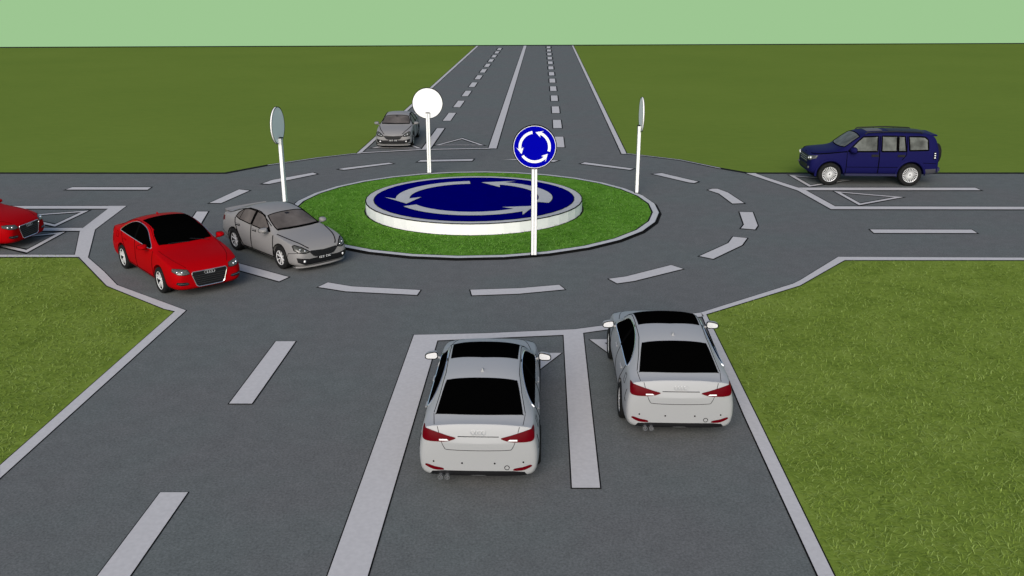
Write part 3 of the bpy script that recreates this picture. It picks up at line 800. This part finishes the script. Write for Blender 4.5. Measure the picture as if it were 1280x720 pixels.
    m['grille_rim'] = mesh_of(seam(b, 'front', gr, .010, .04, True, None, .012), M['chrome'], 'grille_frame')
    bm = bmesh.new()
    for z in (.33, .38, .43, .48, .53): seam(b, 'front', [(-.37-(z-.48)*.3, z), (.37+(z-.48)*.3, z)], .005, .06, False, bm, .010)
    m['bars'] = mesh_of(bm, mat('grille_bar', (.03, .03, .03), .5), 'grille_bar')
    m['badge_f'] = ring_logo('front', b, 0, .585, .038, .0055, .018)
    m['badge_r'] = ring_logo('rear', b, 0, .925, .033, .0045, .008)
    bm = patch(b, 'rear', [(-.72, .255), (-.68, .31), (-.5, .325), (.5, .325), (.68, .31), (.72, .255), (.5, .245), (-.5, .245)], .006)
    m['diffuser'] = mesh_of(bm, M['black'], 'diffuser')
    bm = bmesh.new()
    for z, y in ((.24, .56), (.24, .46)):
        for rr_ in (.038,):
            rg = lathe(bm, [(.038, 0), (.038, .12), (.032, .12), (.032, 0)], 16, 'y', 0)
            vs_ = [v for ring in rg for v in ring]
            for v in vs_: v.co = Vector((-2.21+v.co.y, y+v.co.x, z+v.co.z))
    bm.normal_update(); m['exhaust'] = mesh_of(bm, M['chrome'], 'exhaust_pipe')
    bm = bmesh.new()
    for y in (-.66, -.24, .24, .66):
        l, n = cast(b, 'rear', y, .47 if abs(y) > .5 else .45); bmesh.ops.create_uvsphere(bm, u_segments=8, v_segments=6, radius=.014, matrix=Matrix.Translation(l))
    m['sensors'] = mesh_of(bm, M['gap'], 'parking_sensor')
    m['towcap'] = mesh_of(seam(b, 'rear', circle((-.42, .38), .035, 10), .006, .03, True), M['gap'], 'tow_cap')
    # aerial fin
    bm = bmesh.new(); l, n = cast(b, 'top', -.90, 0)
    a = [bm.verts.new(l+Vector(q)) for q in ((.07, .022, -.01), (.07, -.022, -.01), (-.06, -.022, -.01), (-.06, .022, -.01))]
    t = [bm.verts.new(l+Vector(q)) for q in ((-.03, .006, .045), (-.03, -.006, .045), (-.055, -.006, .045), (-.055, .006, .045))]
    bm.faces.new(t)
    for k in range(4): bm.faces.new((a[k], a[(k+1) % 4], t[(k+1) % 4], t[k]))
    bmesh.ops.recalc_face_normals(bm, faces=bm.faces); m['aerial'] = bm
    # wipers
    bm = seam(b, 'top', [(1.0, .55), (.90, .10)], .008, .05, False, None, .014); seam(b, 'top', [(1.0, .05), (.93, -.45)], .008, .05, False, bm, .014)
    m['wiper'] = mesh_of(bm, M['black'], 'wiper')
    return m
SM = shared_saloon()
T_SAL = tyre_mesh(WR, .215, .222); R_SAL = rim_mesh(.225, .215, 5, True)
_cache = {}
def saloon(x, y, deg, paint, label, group, scl=1.03):
    root = empty('saloon_car', (x, y, .006), R(deg)); root.scale = (scl,)*3; tag(root, label, 'car', group)
    if paint not in _cache:
        bmesh_body = SB.copy(); bmesh_body.materials[0] = M[paint]
        d = dict(body=bmesh_body)
        for s in ('left', 'right'):
            d['handle_'+s] = mesh_of(SM['handle_'+s].copy(), M[paint], 'door_handle')
            d['mirror_'+s] = mirror_mesh(1 if s == 'left' else -1, M[paint])
        d['aerial'] = mesh_of(SM['aerial'].copy(), M[paint], 'aerial')
        _cache[paint] = d
    d = _cache[paint]
    body = put('body', d['body'], root)
    for s, sg in (('left', 1), ('right', -1)):
        g = put('side_window', SM['glass_'+s], root); put('window_trim', SM['trim_'+s], g); put('pillar', SM['pillar_'+s], g)
        put('door_gap', SM['doors_'+s], body); put('arch_lip', SM['lip_'+s], body); put('sill_trim', SM['sill_'+s], root)
        put('door_handle', d['handle_'+s], root)
        put('mirror', d['mirror_'+s], root, (.66, sg*.985, 1.0))
        t = put('tail_light', SM['tail_'+s], root); put('reversing_light', SM['tailw_'+s], t)
        put('reflector', SM['refl_'+s], root)
        h = put('headlight', SM['head_'+s], root); put('lamp_rim', SM['headb_'+s], h); put('lamp_bowl', SM['bulb_'+s], h)
        f = put('air_intake', SM['fog_'+s], root); put('intake_trim', SM['fogt_'+s], f)
    put('rear_window', SM['rear_window'], root); put('roof_glass', SM['roof_glass'], root)
    w = put('windscreen', SM['windscreen'], root); put('wiper', SM['wiper'], w)
    put('panel_gap', SM['roof_gap'], body); put('bonnet_gap', SM['bonnet'], body); b = put('boot_gap', SM['boot'], body)
    put('boot_handle', SM['handle_gap'], root)
    g = put('grille', SM['grille'], root); put('grille_frame', SM['grille_rim'], g); put('grille_bar', SM['bars'], g); put('ring_emblem', SM['badge_f'], g)
    put('ring_emblem', SM['badge_r'], root)
    put('diffuser', SM['diffuser'], root); put('exhaust_pipe', SM['exhaust'], root); put('parking_sensor', SM['sensors'], root); put('tow_cap', SM['towcap'], root)
    put('aerial', d['aerial'], root)
    add_wheels(root, T_SAL, R_SAL, [(1.36, .81), (1.36, -.81), (-1.27, .815), (-1.27, -.815)], WR)
    return root
WG = 'silver white saloons waiting at the near give-way line'; RG = 'red saloons with black roofs'
saloon(-.44, 14.30, 88.4, 'paint_white', 'silver white saloon with black rear window, the lower of the two at the near entry', WG, 1.015)
saloon(2.84, 15.88, 88.4, 'paint_white', 'silver white saloon waiting beside the grass verge in the right lane', WG, 1.015)
saloon(-8.88, 23.12, -50, 'paint_red', 'red saloon with black glass roof driving round the ring beside the grey car', RG)
saloon(-16.42, 26.3, -8, 'paint_red', 'red saloon cut off by the left edge, waiting on the left arm triangles', RG)
for k in ('handle_left', 'handle_right', 'aerial'): SM[k].free()

# ------------------------------------------------------------------ grey saloon with sloping nose
GS = [
 (2.28, .27, .58, .36, .48, .50, .56, .38, .585, .22, .60, .605),
 (2.245, .19, .72, .35, .50, .62, .61, .48, .645, .28, .665, .67),
 (2.11, .17, .84, .36, .55, .76, .69, .56, .73, .31, .745, .75),
 (1.92, .16, .89, .37, .60, .82, .80, .62, .82, .33, .835, .84),
 (1.42, .16, .90, .38, .66, .845, .885, .68, .90, .38, .93, .94),
 (1.12, .16, .90, .39, .67, .84, .92, .72, .955, .42, .985, .995),
 (.66, .16, .90, .39, .69, .835, .945, .665, 1.135, .42, 1.19, 1.205),
 (.20, .16, .90, .39, .70, .83, .96, .60, 1.325, .40, 1.385, 1.40),
 (-.30, .16, .90, .39, .71, .83, .98, .585, 1.395, .39, 1.445, 1.46),
 (-.90, .16, .90, .39, .72, .83, 1.0, .575, 1.37, .38, 1.415, 1.43),
 (-1.35, .16, .90, .39, .73, .83, 1.02, .60, 1.25, .39, 1.295, 1.31),
 (-1.76, .16, .895, .40, .73, .815, 1.03, .66, 1.09, .40, 1.12, 1.13),
 (-2.00, .18, .87, .40, .72, .78, 1.03, .63, 1.07, .36, 1.10, 1.11),
 (-2.13, .20, .84, .40, .70, .74, 1.01, .60, 1.08, .34, 1.12, 1.13),
 (-2.155, .22, .81, .40, .67, .71, .90, .58, .95, .34, .97, .975),
 (-2.20, .25, .74, .40, .60, .66, .72, .54, .75, .30, .755, .76),
]
WR2 = .335
GB, GBVH = loft_body(saloon_stations(GS), [(1, 14, 5, .35), (5, 12, 7, .45), (13, 14, 8, .3)], [(1.39, WR2, .385), (-1.31, WR2, .385)], M['paint_grey'])
def grey_parts():
    b = GBVH; P = []   # (name, mesh, sub-parts)
    for s, sg in (('left', 1), ('right', -1)):
        rear_w = smooth_poly([(-.31, .985), (-.29, 1.375), (-.70, 1.365), (-1.02, 1.28), (-1.20, 1.17), (-1.24, 1.06), (-1.0, 1.02)], 1)
        sub = [('window_seal', mesh_of(seam(b, s, rear_w, .017, .05, True, None, .006), M['gap'])),
               ('window_bar', mesh_of(seam(b, s, [(-1.0, 1.02), (-.98, 1.29)], .011, .05, False, None, .006), M['gap']))]
        P.append(('side_window', mesh_of(patch(b, s, rear_w, .006), M['tint']), sub))
        fw = [(.80, .96), (.55, 1.10), (.20, 1.30), (-.05, 1.355), (-.20, 1.37), (-.23, .98), (.3, .965)]
        P.append(('side_window', mesh_of(patch(b, s, fw, .006), M['tint']), [('window_seal', mesh_of(seam(b, s, fw, .017, .05, True, None, .006), M['gap'])),
                 ('quarter_panel', mesh_of(patch(b, s, [(.80, .965), (.60, 1.07), (.56, .968)], .010), M['gap']))]))
        P.append(('pillar', mesh_of(patch(b, s, [(-.22, .975), (-.19, 1.375), (-.30, 1.38), (-.32, .982)], .011), M['gap']), []))
        bm = seam(b, s, [(1.03, .28), (1.03, .6), (1.0, .90)], .017); seam(b, s, [(-.24, .26), (-.24, .6), (-.27, .97)], .017, bm=bm)
        seam(b, s, [(-.78, .28), (-.92, .50), (-1.10, .72), (-1.22, .88), (-1.26, 1.04)], .017, bm=bm); seam(b, s, [(1.03, .28), (-.78, .27)], .017, bm=bm)
        seam(b, s, [(1.0, .17), (-.9, .17)], .017, bm=bm)
        seam(b, s, [(-2.2, .55), (-1.72, .40)], .008, bm=bm); seam(b, s, [(2.2, .60), (1.85, .55), (1.80, .45)], .008, bm=bm)
        P.append(('door_gap', mesh_of(bm, M['gap']), []))
        bm = bmesh.new()
        for ax in (1.39, -1.31): seam(b, s, [(ax+.395*math.cos(R(a)), WR2+.395*math.sin(R(a))) for a in range(-20, 201, 8)], .012, .05, False, bm)
        P.append(('arch_lip', mesh_of(bm, M['gap']), []))
        bm = bmesh.new(); bh = bmesh.new()
        for hx in (-.08, -1.05):
            l, n = cast(b, s, hx, .87); box(bm, l+n*.02, (.20, .03, .028), 0, .008)
            l, n = cast(b, s, hx-.0, .855); box(bh, l+n*.004, (.24, .012, .07), 0, .003)
        P.append(('door_handle', mesh_of(bm, M['paint_grey']), [('handle_recess', mesh_of(bh, M['black']))]))
        hl = [(sg*y, z) for y, z in [(.44, .60), (.60, .715), (.74, .775), (.80, .76), (.81, .66), (.74, .60), (.60, .575)]]
        bm = bmesh.new()
        for q, z in ((.57, .635), (.68, .675)):
            l, n = cast(b, 'front', sg*q, z); bmesh.ops.create_uvsphere(bm, u_segments=12, v_segments=8, radius=.026, matrix=Matrix.Translation(l))
        P.append(('headlight', mesh_of(patch(b, 'front', hl, .008, .03), M['lens_clear']), [('lamp_rim', mesh_of(seam(b, 'front', hl, .013, .04, True, None, .008), M['gap'])), ('lamp_bowl', mesh_of(bm, M['chrome']))]))
        fi = [(sg*y, z) for y, z in [(.44, .24), (.46, .40), (.62, .43), (.80, .46), (.78, .33), (.62, .25)]]
        bm = bmesh.new(); l, n = cast(b, 'front', sg*.62, .35); bmesh.ops.create_uvsphere(bm, u_segments=12, v_segments=8, radius=.040, matrix=Matrix.Translation(l-n*.015))
        P.append(('air_intake', mesh_of(patch(b, 'front', fi, .007, .03), M['black']), [('fog_lamp', mesh_of(bm, M['white']))]))
        tl = [(sg*y, z) for y, z in [(.42, .83), (.60, .93), (.80, .97), (.84, .85), (.78, .78), (.55, .78)]]
        P.append(('tail_light', mesh_of(patch(b, 'rear', tl, .01, .03), M['lens_red']), []))
    ws = [(1.07, 0), (1.05, .35), (.96, .67), (.84, .67), (.55, .63), (.27, .56), (.275, 0), (.27, -.56), (.55, -.63), (.84, -.67), (.96, -.67), (1.05, -.35)]
    bm = seam(b, 'top', [(1.07, 0), (1.05, .35), (.97, .67)], .030, .05, False, None, .0); seam(b, 'top', [(1.07, 0), (1.05, -.35), (.97, -.67)], .030, .05, False, bm, .0)
    patch(b, 'top', [(1.09, 0), (1.07, .35), (.98, .68), (.92, .66), (.99, .35), (1.01, 0), (.99, -.35), (.92, -.66), (.98, -.68), (1.07, -.35)], .011, .035, 0, bm)
    bm2 = patch(b, 'top', [(.38, -.07), (.42, -.05), (.42, .05), (.38, .07), (.34, .05), (.34, -.05)], .012)
    P.append(('windscreen', mesh_of(patch(b, 'top', ws, .006), M['tint']), [('cowl', mesh_of(bm, M['gap'])), ('screen_seal', mesh_of(seam(b, 'top', ws, .016, .05, True, None, .006), M['gap'])), ('rear_view_mirror', mesh_of(bm2, M['black']))]))
    rw = [(-1.0, 0), (-1.0, .50), (-1.05, .54), (-1.75, .62), (-1.80, .30), (-1.81, 0), (-1.80, -.30), (-1.75, -.62), (-1.05, -.54), (-1.0, -.50)]
    P.append(('rear_window', mesh_of(patch(b, 'top', rw, .006), M['tint']), []))
    bm = seam(b, 'top', smooth_poly([(2.19, .43), (2.06, .52), (1.7, .66), (1.12, .78)], 4, False), .017); seam(b, 'top', smooth_poly([(2.19, -.43), (2.06, -.52), (1.7, -.66), (1.12, -.78)], 4, False), .017, bm=bm)
    seam(b, 'top', [(-1.85, .68), (-2.25, .62)], .009, bm=bm); seam(b, 'top', [(-1.85, -.68), (-2.25, -.62)], .009, bm=bm)
    seam(b, 'top', [(.70, .70), (.45, .66), (.1, .61), (-.9, .60), (-1.3, .63), (-1.8, .70)], .014, bm=bm); seam(b, 'top', [(.70, -.70), (.45, -.66), (.1, -.61), (-.9, -.60), (-1.3, -.63), (-1.8, -.70)], .014, bm=bm)
    P.append(('panel_gap', mesh_of(bm, M['gap']), []))
    g = [(-.46, .60), (-.40, .625), (0, .60), (.40, .625), (.46, .60), (.34, .47), (.20, .425), (0, .415), (-.20, .425), (-.34, .47)]
    bm = bmesh.new()
    for z in (.45, .48, .51, .54, .57): seam(b, 'front', [(-.36-(z-.5)*.9, z), (.36+(z-.5)*.9, z)], .005, .06, False, bm, .010)
    P.append(('grille', mesh_of(patch(b, 'front', g, .007, .03), M['black']), [('grille_bar', mesh_of(bm, mat('grille_slat', (.02, .02, .02), .5)))]))
    P.append(('lower_intake', mesh_of(patch(b, 'front', [(-.44, .24), (-.47, .405), (.47, .405), (.44, .24)], .007, .03), M['black']), []))
    bm = bmesh.new(); l, n = cast(b, 'front', 0, .40); box(bm, l+n*.02, (.012, .44, .10), 0, .002)
    bt = bmesh.new()
    # broken pale characters on the dark plate
    xx = -.17
    for wch in (.03, .05, .045, 0, .05, .02, .05): 
        if wch:
            box(bt, l+n*.028+Vector((0, xx+wch/2, .022)), (.004, wch, .008)); box(bt, l+n*.028+Vector((0, xx+.005, 0)), (.004, .009, .05)); box(bt, l+n*.028+Vector((0, xx+wch/2, -.022)), (.004, wch*.7, .008))
        xx += (wch or .02)+.018
    P.append(('front_plate', mesh_of(bm, M['black']), [('plate_marks', mesh_of(bt, M['white'], smooth=False))]))
    bm = bmesh.new()   # chin spoiler
    pts = smooth_poly([(-.80, .0), (-.62, .12), (-.3, .19), (0, .205), (.3, .19), (.62, .12), (.80, .0)], 4, False)
    va, vb_, vc, vd = [], [], [], []
    for yy, xx in pts:
        va.append(bm.verts.new((2.04+xx, yy, .19))); vb_.append(bm.verts.new((2.07+xx, yy, .165))); vc.append(bm.verts.new((2.065+xx, yy, .145))); vd.append(bm.verts.new((1.87+xx, yy, .15)))
    for q in (va, vb_, vc, vd): pass
    for i in range(len(pts)-1):
        for a, c in ((va, vb_), (vb_, vc), (vc, vd)): bm.faces.new((a[i], a[i+1], c[i+1], c[i]))
    bmesh.ops.recalc_face_normals(bm, faces=bm.faces); P.append(('chin_spoiler', mesh_of(bm, M['paint_grey']), []))
    bm = bmesh.new()   # boot spoiler
    pts = smooth_poly([(-.70, 0), (-.5, -.07), (0, -.10), (.5, -.07), (.70, 0)], 4, False)
    for z0, z1 in ((1.115, 1.16),):
        a = [bm.verts.new((-1.99+xx*.5, yy, z0-.03)) for yy, xx in pts]; c = [bm.verts.new((-2.12+xx*.6, yy, z1-.02)) for yy, xx in pts]; d = [bm.verts.new((-2.09+xx*.5, yy, z0-.08)) for yy, xx in pts]
        for i in range(len(pts)-1): bm.faces.new((a[i], a[i+1], c[i+1], c[i])); bm.faces.new((c[i], c[i+1], d[i+1], d[i]))
    bmesh.ops.recalc_face_normals(bm, faces=bm.faces); P.append(('boot_spoiler', mesh_of(bm, M['paint_grey']), []))
    return P
GP = grey_parts()
GM = [mirror_mesh(1, M['paint_grey'], .18, .24, .15), mirror_mesh(-1, M['paint_grey'], .18, .24, .15)]
T_G = tyre_mesh(WR2, .225, .212); R_G = rim_mesh(.214, .225, 8, False)
def grey_car(x, y, deg, scl, label):
    root = empty('saloon_car', (x, y, .006), R(deg)); root.scale = (scl,)*3; tag(root, label, 'car', 'grey saloons with sloping noses')
    body = put('body', GB, root)
    for name, me, subs in GP:
        p = put(name, me, body if name in ('door_gap', 'arch_lip', 'panel_gap') else root)
        for n2, m2 in subs: put(n2, m2, p)
    for s, me in zip((1, -1), GM): put('mirror', me, root, (.72, s*.985, 1.01))
    add_wheels(root, T_G, R_G, [(1.39, .80), (1.39, -.80), (-1.31, .80), (-1.31, -.80)], WR2)
grey_car(-6.50, 25.02, -46.5, .945, 'grey saloon driving round the ring between the red car and the island')
grey_car(-5.56, 44.95, -90, .97, 'grey saloon waiting on the far road left of the white sign disc')

# ------------------------------------------------------------------ navy off-roader
OR = [
 (2.13, .50, .66, .60, .78, .60, .90, .48, .955, .24, .965, .97),
 (2.10, .42, .81, .58, .80, .75, .98, .58, 1.04, .30, 1.06, 1.065),
 (1.99, .38, .87, .56, .82, .80, 1.06, .60, 1.11, .32, 1.13, 1.135),
 (1.85, .36, .905, .56, .85, .84, 1.12, .66, 1.155, .36, 1.175, 1.18),
 (1.35, .36, .91, .56, .88, .86, 1.15, .70, 1.195, .40, 1.22, 1.225),
 (1.08, .36, .91, .56, .88, .86, 1.165, .73, 1.225, .44, 1.255, 1.26),
 (.80, .36, .91, .56, .88, .86, 1.17, .73, 1.43, .46, 1.48, 1.49),
 (.42, .36, .91, .56, .88, .86, 1.175, .70, 1.73, .46, 1.785, 1.80),
 (.0, .36, .91, .56, .88, .86, 1.18, .69, 1.80, .46, 1.85, 1.86),
 (-.9, .36, .91, .56, .88, .86, 1.19, .69, 1.80, .46, 1.855, 1.87),
 (-1.8, .36, .91, .56, .88, .86, 1.20, .68, 1.78, .45, 1.83, 1.845),
 (-2.12, .38, .89, .56, .88, .84, 1.20, .66, 1.74, .44, 1.79, 1.80),
 (-2.24, .42, .87, .56, .88, .83, 1.19, .70, 1.50, .44, 1.52, 1.53),
 (-2.36, .46, .84, .56, .84, .80, 1.05, .70, 1.12, .40, 1.13, 1.14),
]
WR3 = .395
OB, OBVH = loft_body(saloon_stations(OR), [(1, 13, 5, .5), (5, 12, 7, .5), (1, 5, 7, .2)], [(1.42, WR3, .475), (-1.36, WR3, .475)], M['paint_blue'])
def off_roader(x, y, deg, scl, label):
    b = OBVH; root = empty('off_road_car', (x, y, .006), R(deg)); root.scale = (scl,)*3; tag(root, label, 'off-roader')
    body = put('body', OB, root)
    dk = mat('flare_dark_blue', (.010, .010, .05), .55); pb = M['paint_blue']
    for s, sg in (('left', 1), ('right', -1)):
        for w in ([(.84, 1.195), (.72, 1.32), (.50, 1.55), (.34, 1.69), (-.16, 1.715), (-.16, 1.20)],
                  [(-.30, 1.205), (-.30, 1.72), (-.82, 1.72), (-.82, 1.21)], [(-.87, 1.21), (-.87, 1.72), (-1.08, 1.715), (-1.14, 1.215)],
                  [(-1.26, 1.24), (-1.22, 1.71), (-1.62, 1.71), (-1.78, 1.69), (-1.88, 1.60), (-1.90, 1.26)]):
            g = put('side_window', mesh_of(patch(b, s, w, .006, .05), M['tint_pale']), root)
            put('window_seal', mesh_of(seam(b, s, w, .026, .08, True, None, .008), M['gap']), g)
        bm = seam(b, s, [(.88, .42), (.88, 1.19)], .012); seam(b, s, [(-.23, .42), (-.23, 1.72)], .018, bm=bm); seam(b, s, [(-1.02, .92), (-1.16, 1.10), (-1.17, 1.72)], .013, bm=bm)
        seam(b, s, [(.88, .66), (-.90, .66)], .009, bm=bm); seam(b, s, [(2.1, 1.08), (1.5, 1.13), (.88, 1.19)], .022, bm=bm); seam(b, s, [(-1.75, .82), (-2.2, .80)], .009, bm=bm)
        seam(b, s, [(.9, .40), (-.9, .40)], .02, bm=bm)
        put('door_gap', mesh_of(bm, M['gap']), body)
        # flared arches
        bm = bmesh.new()
        for ax in (1.42, -1.36):
            for r_, yy, rr in ((.495, .91, .042),):
                pts = [(ax+r_*math.cos(R(a)), sg*.885, WR3+r_*math.sin(R(a))) for a in range(-8, 190, 9)]
                tube(bm, pts, rr, 8)
        put('wheel_flare', mesh_of(bm, M['paint_blue']), root)
        bm = bmesh.new(); box(bm, (.03, sg*.93, .40), (1.80, .17, .07), 0, .02); put('side_step', mesh_of(bm, dk), root)
        for hx in (-.08, -.98):
            bm = bmesh.new(); l, n = cast(b, s, hx, 1.06); box(bm, l+n*.012, (.25, .03, .085), 0, .012); put('door_handle', mesh_of(bm, M['black']), root)
        put('mirror', mirror_mesh(sg, M['paint_blue'], .18, .25, .21), root, (.72, sg*1.03, 1.26))
        hl = [(sg*q, z) for q, z in [(.50, .86), (.52, .985), (.66, 1.02), (.84, 1.04), (.85, .95), (.76, .87)]]
        h = put('headlight', mesh_of(patch(b, 'front', hl, .01, .04), M['lens_clear']), root)
        bm = bmesh.new()
        for q, z, rr in ((.60, .93, .034), (.73, .955, .040)):
            l, n = cast(b, 'front', sg*q, z); bmesh.ops.create_uvsphere(bm, u_segments=12, v_segments=8, radius=rr, matrix=Matrix.Translation(l))
        put('lamp_bowl', mesh_of(bm, M['white']), h)
        fl = bmesh.new(); l, n = cast(b, 'front', sg*.66, .60); bmesh.ops.create_uvsphere(fl, u_segments=12, v_segments=8, radius=.05, matrix=Matrix.Translation(l)); put('fog_lamp', mesh_of(fl, M['lens_clear']), root)
        tl = [(-2.08, .95), (-2.10, 1.20), (-2.17, 1.20), (-2.19, .95)]
        t = put('tail_light', mesh_of(patch(b, s, tl, .014, .03), M['gap']), root)
        bm = bmesh.new()
        for z in (1.0, 1.075, 1.15):
            l, n = cast(b, s, -2.135, z); box(bm, l+n*.02, (.05, .03, .035), 0, .006)
        put('lamp_segment', mesh_of(bm, M['white']), t)
        bm = bmesh.new(); pts = [(.25, sg*.60, 1.77), (.18, sg*.60, 1.83), (-.8, sg*.60, 1.87), (-1.65, sg*.59, 1.84), (-1.72, sg*.59, 1.78)]
        tube(bm, pts, .022, 8)
        for px in (-.4, -1.1): tube(bm, [(px, sg*.60, 1.74), (px, sg*.60, 1.85)], .018, 6)
        put('roof_rail', mesh_of(bm, M['black']), root)
        put('bumper_end', mesh_of(patch(b, s, [(-1.84, .42), (-1.86, .60), (-2.22, .62), (-2.24, .48)], .012, .05), mat('bumper_grey', (.05, .05, .06), .6)), root)
    ws = [(1.05, 0), (1.03, .4), (.95, .70), (.80, .70), (.45, .66), (.43, 0), (.45, -.66), (.80, -.70), (.95, -.70), (1.03, -.4)]
    w = put('windscreen', mesh_of(patch(b, 'top', ws, .006), M['tint_pale']), root)
    put('screen_seal', mesh_of(seam(b, 'top', ws, .018, .06, True, None, .006), M['gap']), w)
    g = [(-.44, .74), (-.46, 1.0), (.46, 1.0), (.44, .74)]
    gp = put('grille', mesh_of(patch(b, 'front', g, .008, .04), M['black']), root)
    bm = bmesh.new()
    for z in (.80, .87, .94): seam(b, 'front', [(-.42, z), (.42, z)], .006, .06, False, bm, .014)
    put('grille_bar', mesh_of(bm, M['badge']), gp)
    put('lower_intake', mesh_of(patch(b, 'front', [(-.46, .52), (-.48, .68), (.48, .68), (.46, .52)], .008, .04), M['black']), root)
    put('sunroof', mesh_of(patch(b, 'top', [(.12, .30), (.12, -.30), (-.42, -.30), (-.42, .30)], .010, .06), M['tint']), root)
    put('roof_panel', mesh_of(patch(b, 'top', [(-.62, .46), (-.62, -.46), (-1.85, -.44), (-1.85, .44)], .008, .08), M['black']), root)
    rw = [(-.52, 1.26), (-.50, 1.66), (.50, 1.66), (.52, 1.26)]
    put('rear_window', mesh_of(patch(b, 'rear', rw, .008, .06), M['tint']), root)
    bm = bmesh.new(); box(bm, (-2.12, 0, 1.735), (.26, 1.16, .05), 0, .018); put('roof_spoiler', mesh_of(bm, M['paint_blue']), root)
    bm = bmesh.new(); box(bm, (-2.35, 0, .56), (.14, 1.5, .20), 0, .04); put('rear_bumper', mesh_of(bm, M['bumper'] if 'bumper' in M else dk), root)
    sp = empty('spare_wheel', (-2.47, 0, 1.02)); sp.parent = root; sp.rotation_euler = (0, 0, R(90))
    T = tyre_mesh(.36, .20, .25); put('tyre', T, sp)
    bm = bmesh.new(); lathe(bm, [(.001, .125), (.26, .12), (.30, .105), (.30, .05), (.001, .05)], 32); bmesh.ops.recalc_face_normals(bm, faces=bm.faces); put('wheel_cover', mesh_of(bm, M['paint_blue']), sp)
    add_wheels(root, tyre_mesh(WR3, .26, .262), rim_mesh(.262, .26, 22, False), [(1.42, .81), (1.42, -.81), (-1.36, .81), (-1.36, -.81)], WR3)
off_roader(13.68, 35.3, 177, 1.08, 'navy blue off-roader with roof rails waiting at the right arm')

# ------------------------------------------------------------------ loose blades over the nearer verges
def blades(name, poly, n, label, seed, tints, hmin=.06, hmax=.16, z=0.0, wid=.0055):
    rng = np.random.default_rng(seed)
    P = np.array(poly); lo = P.min(0); hi = P.max(0); pts = np.zeros((0, 2))
    def inside(q):
        c = np.zeros(len(q), bool); m = len(P)
        for i in range(m):
            x1, y1 = P[i]; x2, y2 = P[i-1]
            t = (y1 > q[:, 1]) != (y2 > q[:, 1])
            if y1 != y2: c ^= t & (q[:, 0] < (x2-x1)*(q[:, 1]-y1)/(y2-y1)+x1)
        return c
    while len(pts) < n:
        q = rng.uniform(lo, hi, (n, 2)); q = q[inside(q)]
        # denser close by
        q = q[rng.uniform(0, 1, len(q)) < np.clip(1.5-np.hypot(q[:, 0], q[:, 1])/26, .12, 1)]
        pts = np.vstack([pts, q])
    pts = pts[:n]; a = rng.uniform(0, 2*np.pi, n); L_ = rng.uniform(hmin, hmax, n); up = rng.uniform(.12, .55, n); b = rng.normal(0, .7, n); w = rng.uniform(.6, 1.3, n)*wid
    d = np.c_[np.cos(a), np.sin(a)]; d2 = np.c_[np.cos(a+b), np.sin(a+b)]
    sd = np.c_[-d[:, 1], d[:, 0]]; sd2 = np.c_[-d2[:, 1], d2[:, 0]]
    m1 = pts+d*(L_*.5)[:, None]; tp = m1+d2*(L_*.5)[:, None]
    V = np.zeros((n, 5, 3)); W_ = w[:, None]
    V[:, 0, :2] = pts-sd*W_; V[:, 1, :2] = pts+sd*W_; V[:, 2, :2] = m1+sd*W_*.9; V[:, 3, :2] = m1-sd*W_*.9; V[:, 4, :2] = tp
    V[:, :2, 2] = z; V[:, 2:4, 2] = (z+L_*up*.6)[:, None]; V[:, 4, 2] = z+L_*up*.75
    me = bpy.data.meshes.new(name); me.vertices.add(n*5); me.vertices.foreach_set('co', V.ravel())
    base = np.arange(n)*5
    loops = np.c_[base, base+1, base+2, base+3, base+3, base+2, base+4].ravel()
    me.loops.add(n*7); me.loops.foreach_set('vertex_index', loops.astype(np.int32))
    ls = np.c_[np.arange(n)*7, np.arange(n)*7+4].ravel(); lt = np.tile([4, 3], n)
    me.polygons.add(n*2); me.polygons.foreach_set('loop_start', ls.astype(np.int32)); me.polygons.foreach_set('loop_total', lt.astype(np.int32))
    me.polygons.foreach_set('material_index', np.repeat(rng.choice(len(tints), n, p=[.24, .44, .32]), 2).astype(np.int32))
    me.update(calc_edges=True)
    for t_ in tints: me.materials.append(t_)
    o = bpy.data.objects.new(name, me); COL.objects.link(o); tag(o, label, kind='stuff'); return o
TG = [mat('blade_dark', (.125, .185, .028), .95, spec=0), mat('blade_mid', (.198, .278, .048), .95, spec=0), mat('blade_light', (.262, .345, .085), .95, spec=0)]
blades('verge_grass', [(9.35, 24.1), (7.45, 22.0), (4.62, 19.9), (4.45, 14.6), (4.0, 4.5), (13, 4.5), (17.5, 24.1)], 90000, 'loose blades of mown grass on the right verge', 3, TG)
blades('verge_grass', [(-8.2, 12.8), (-8.1, 20.0), (-10.5, 22.0), (-12.5, 24.7), (-17, 24.7), (-12, 10), (-8.5, 6)], 40000, 'loose blades of mown grass on the left verge', 4, TG)

TI = [mat('island_blade_dark', (.065, .178, .017), .95, spec=0), mat('island_blade_mid', (.115, .275, .030), .95, spec=0), mat('island_blade_light', (.165, .325, .065), .95, spec=0)]
ring_ = circle(IC, 5.98, 40); hole = circle(PC, 3.75, 40)
blades('island_grass', ring_+[ring_[0]]+hole[::-1]+[hole[-1]], 22000, 'loose blades of bright grass on the island round the plinth', 5, TI, .06, .15, .058, .007)
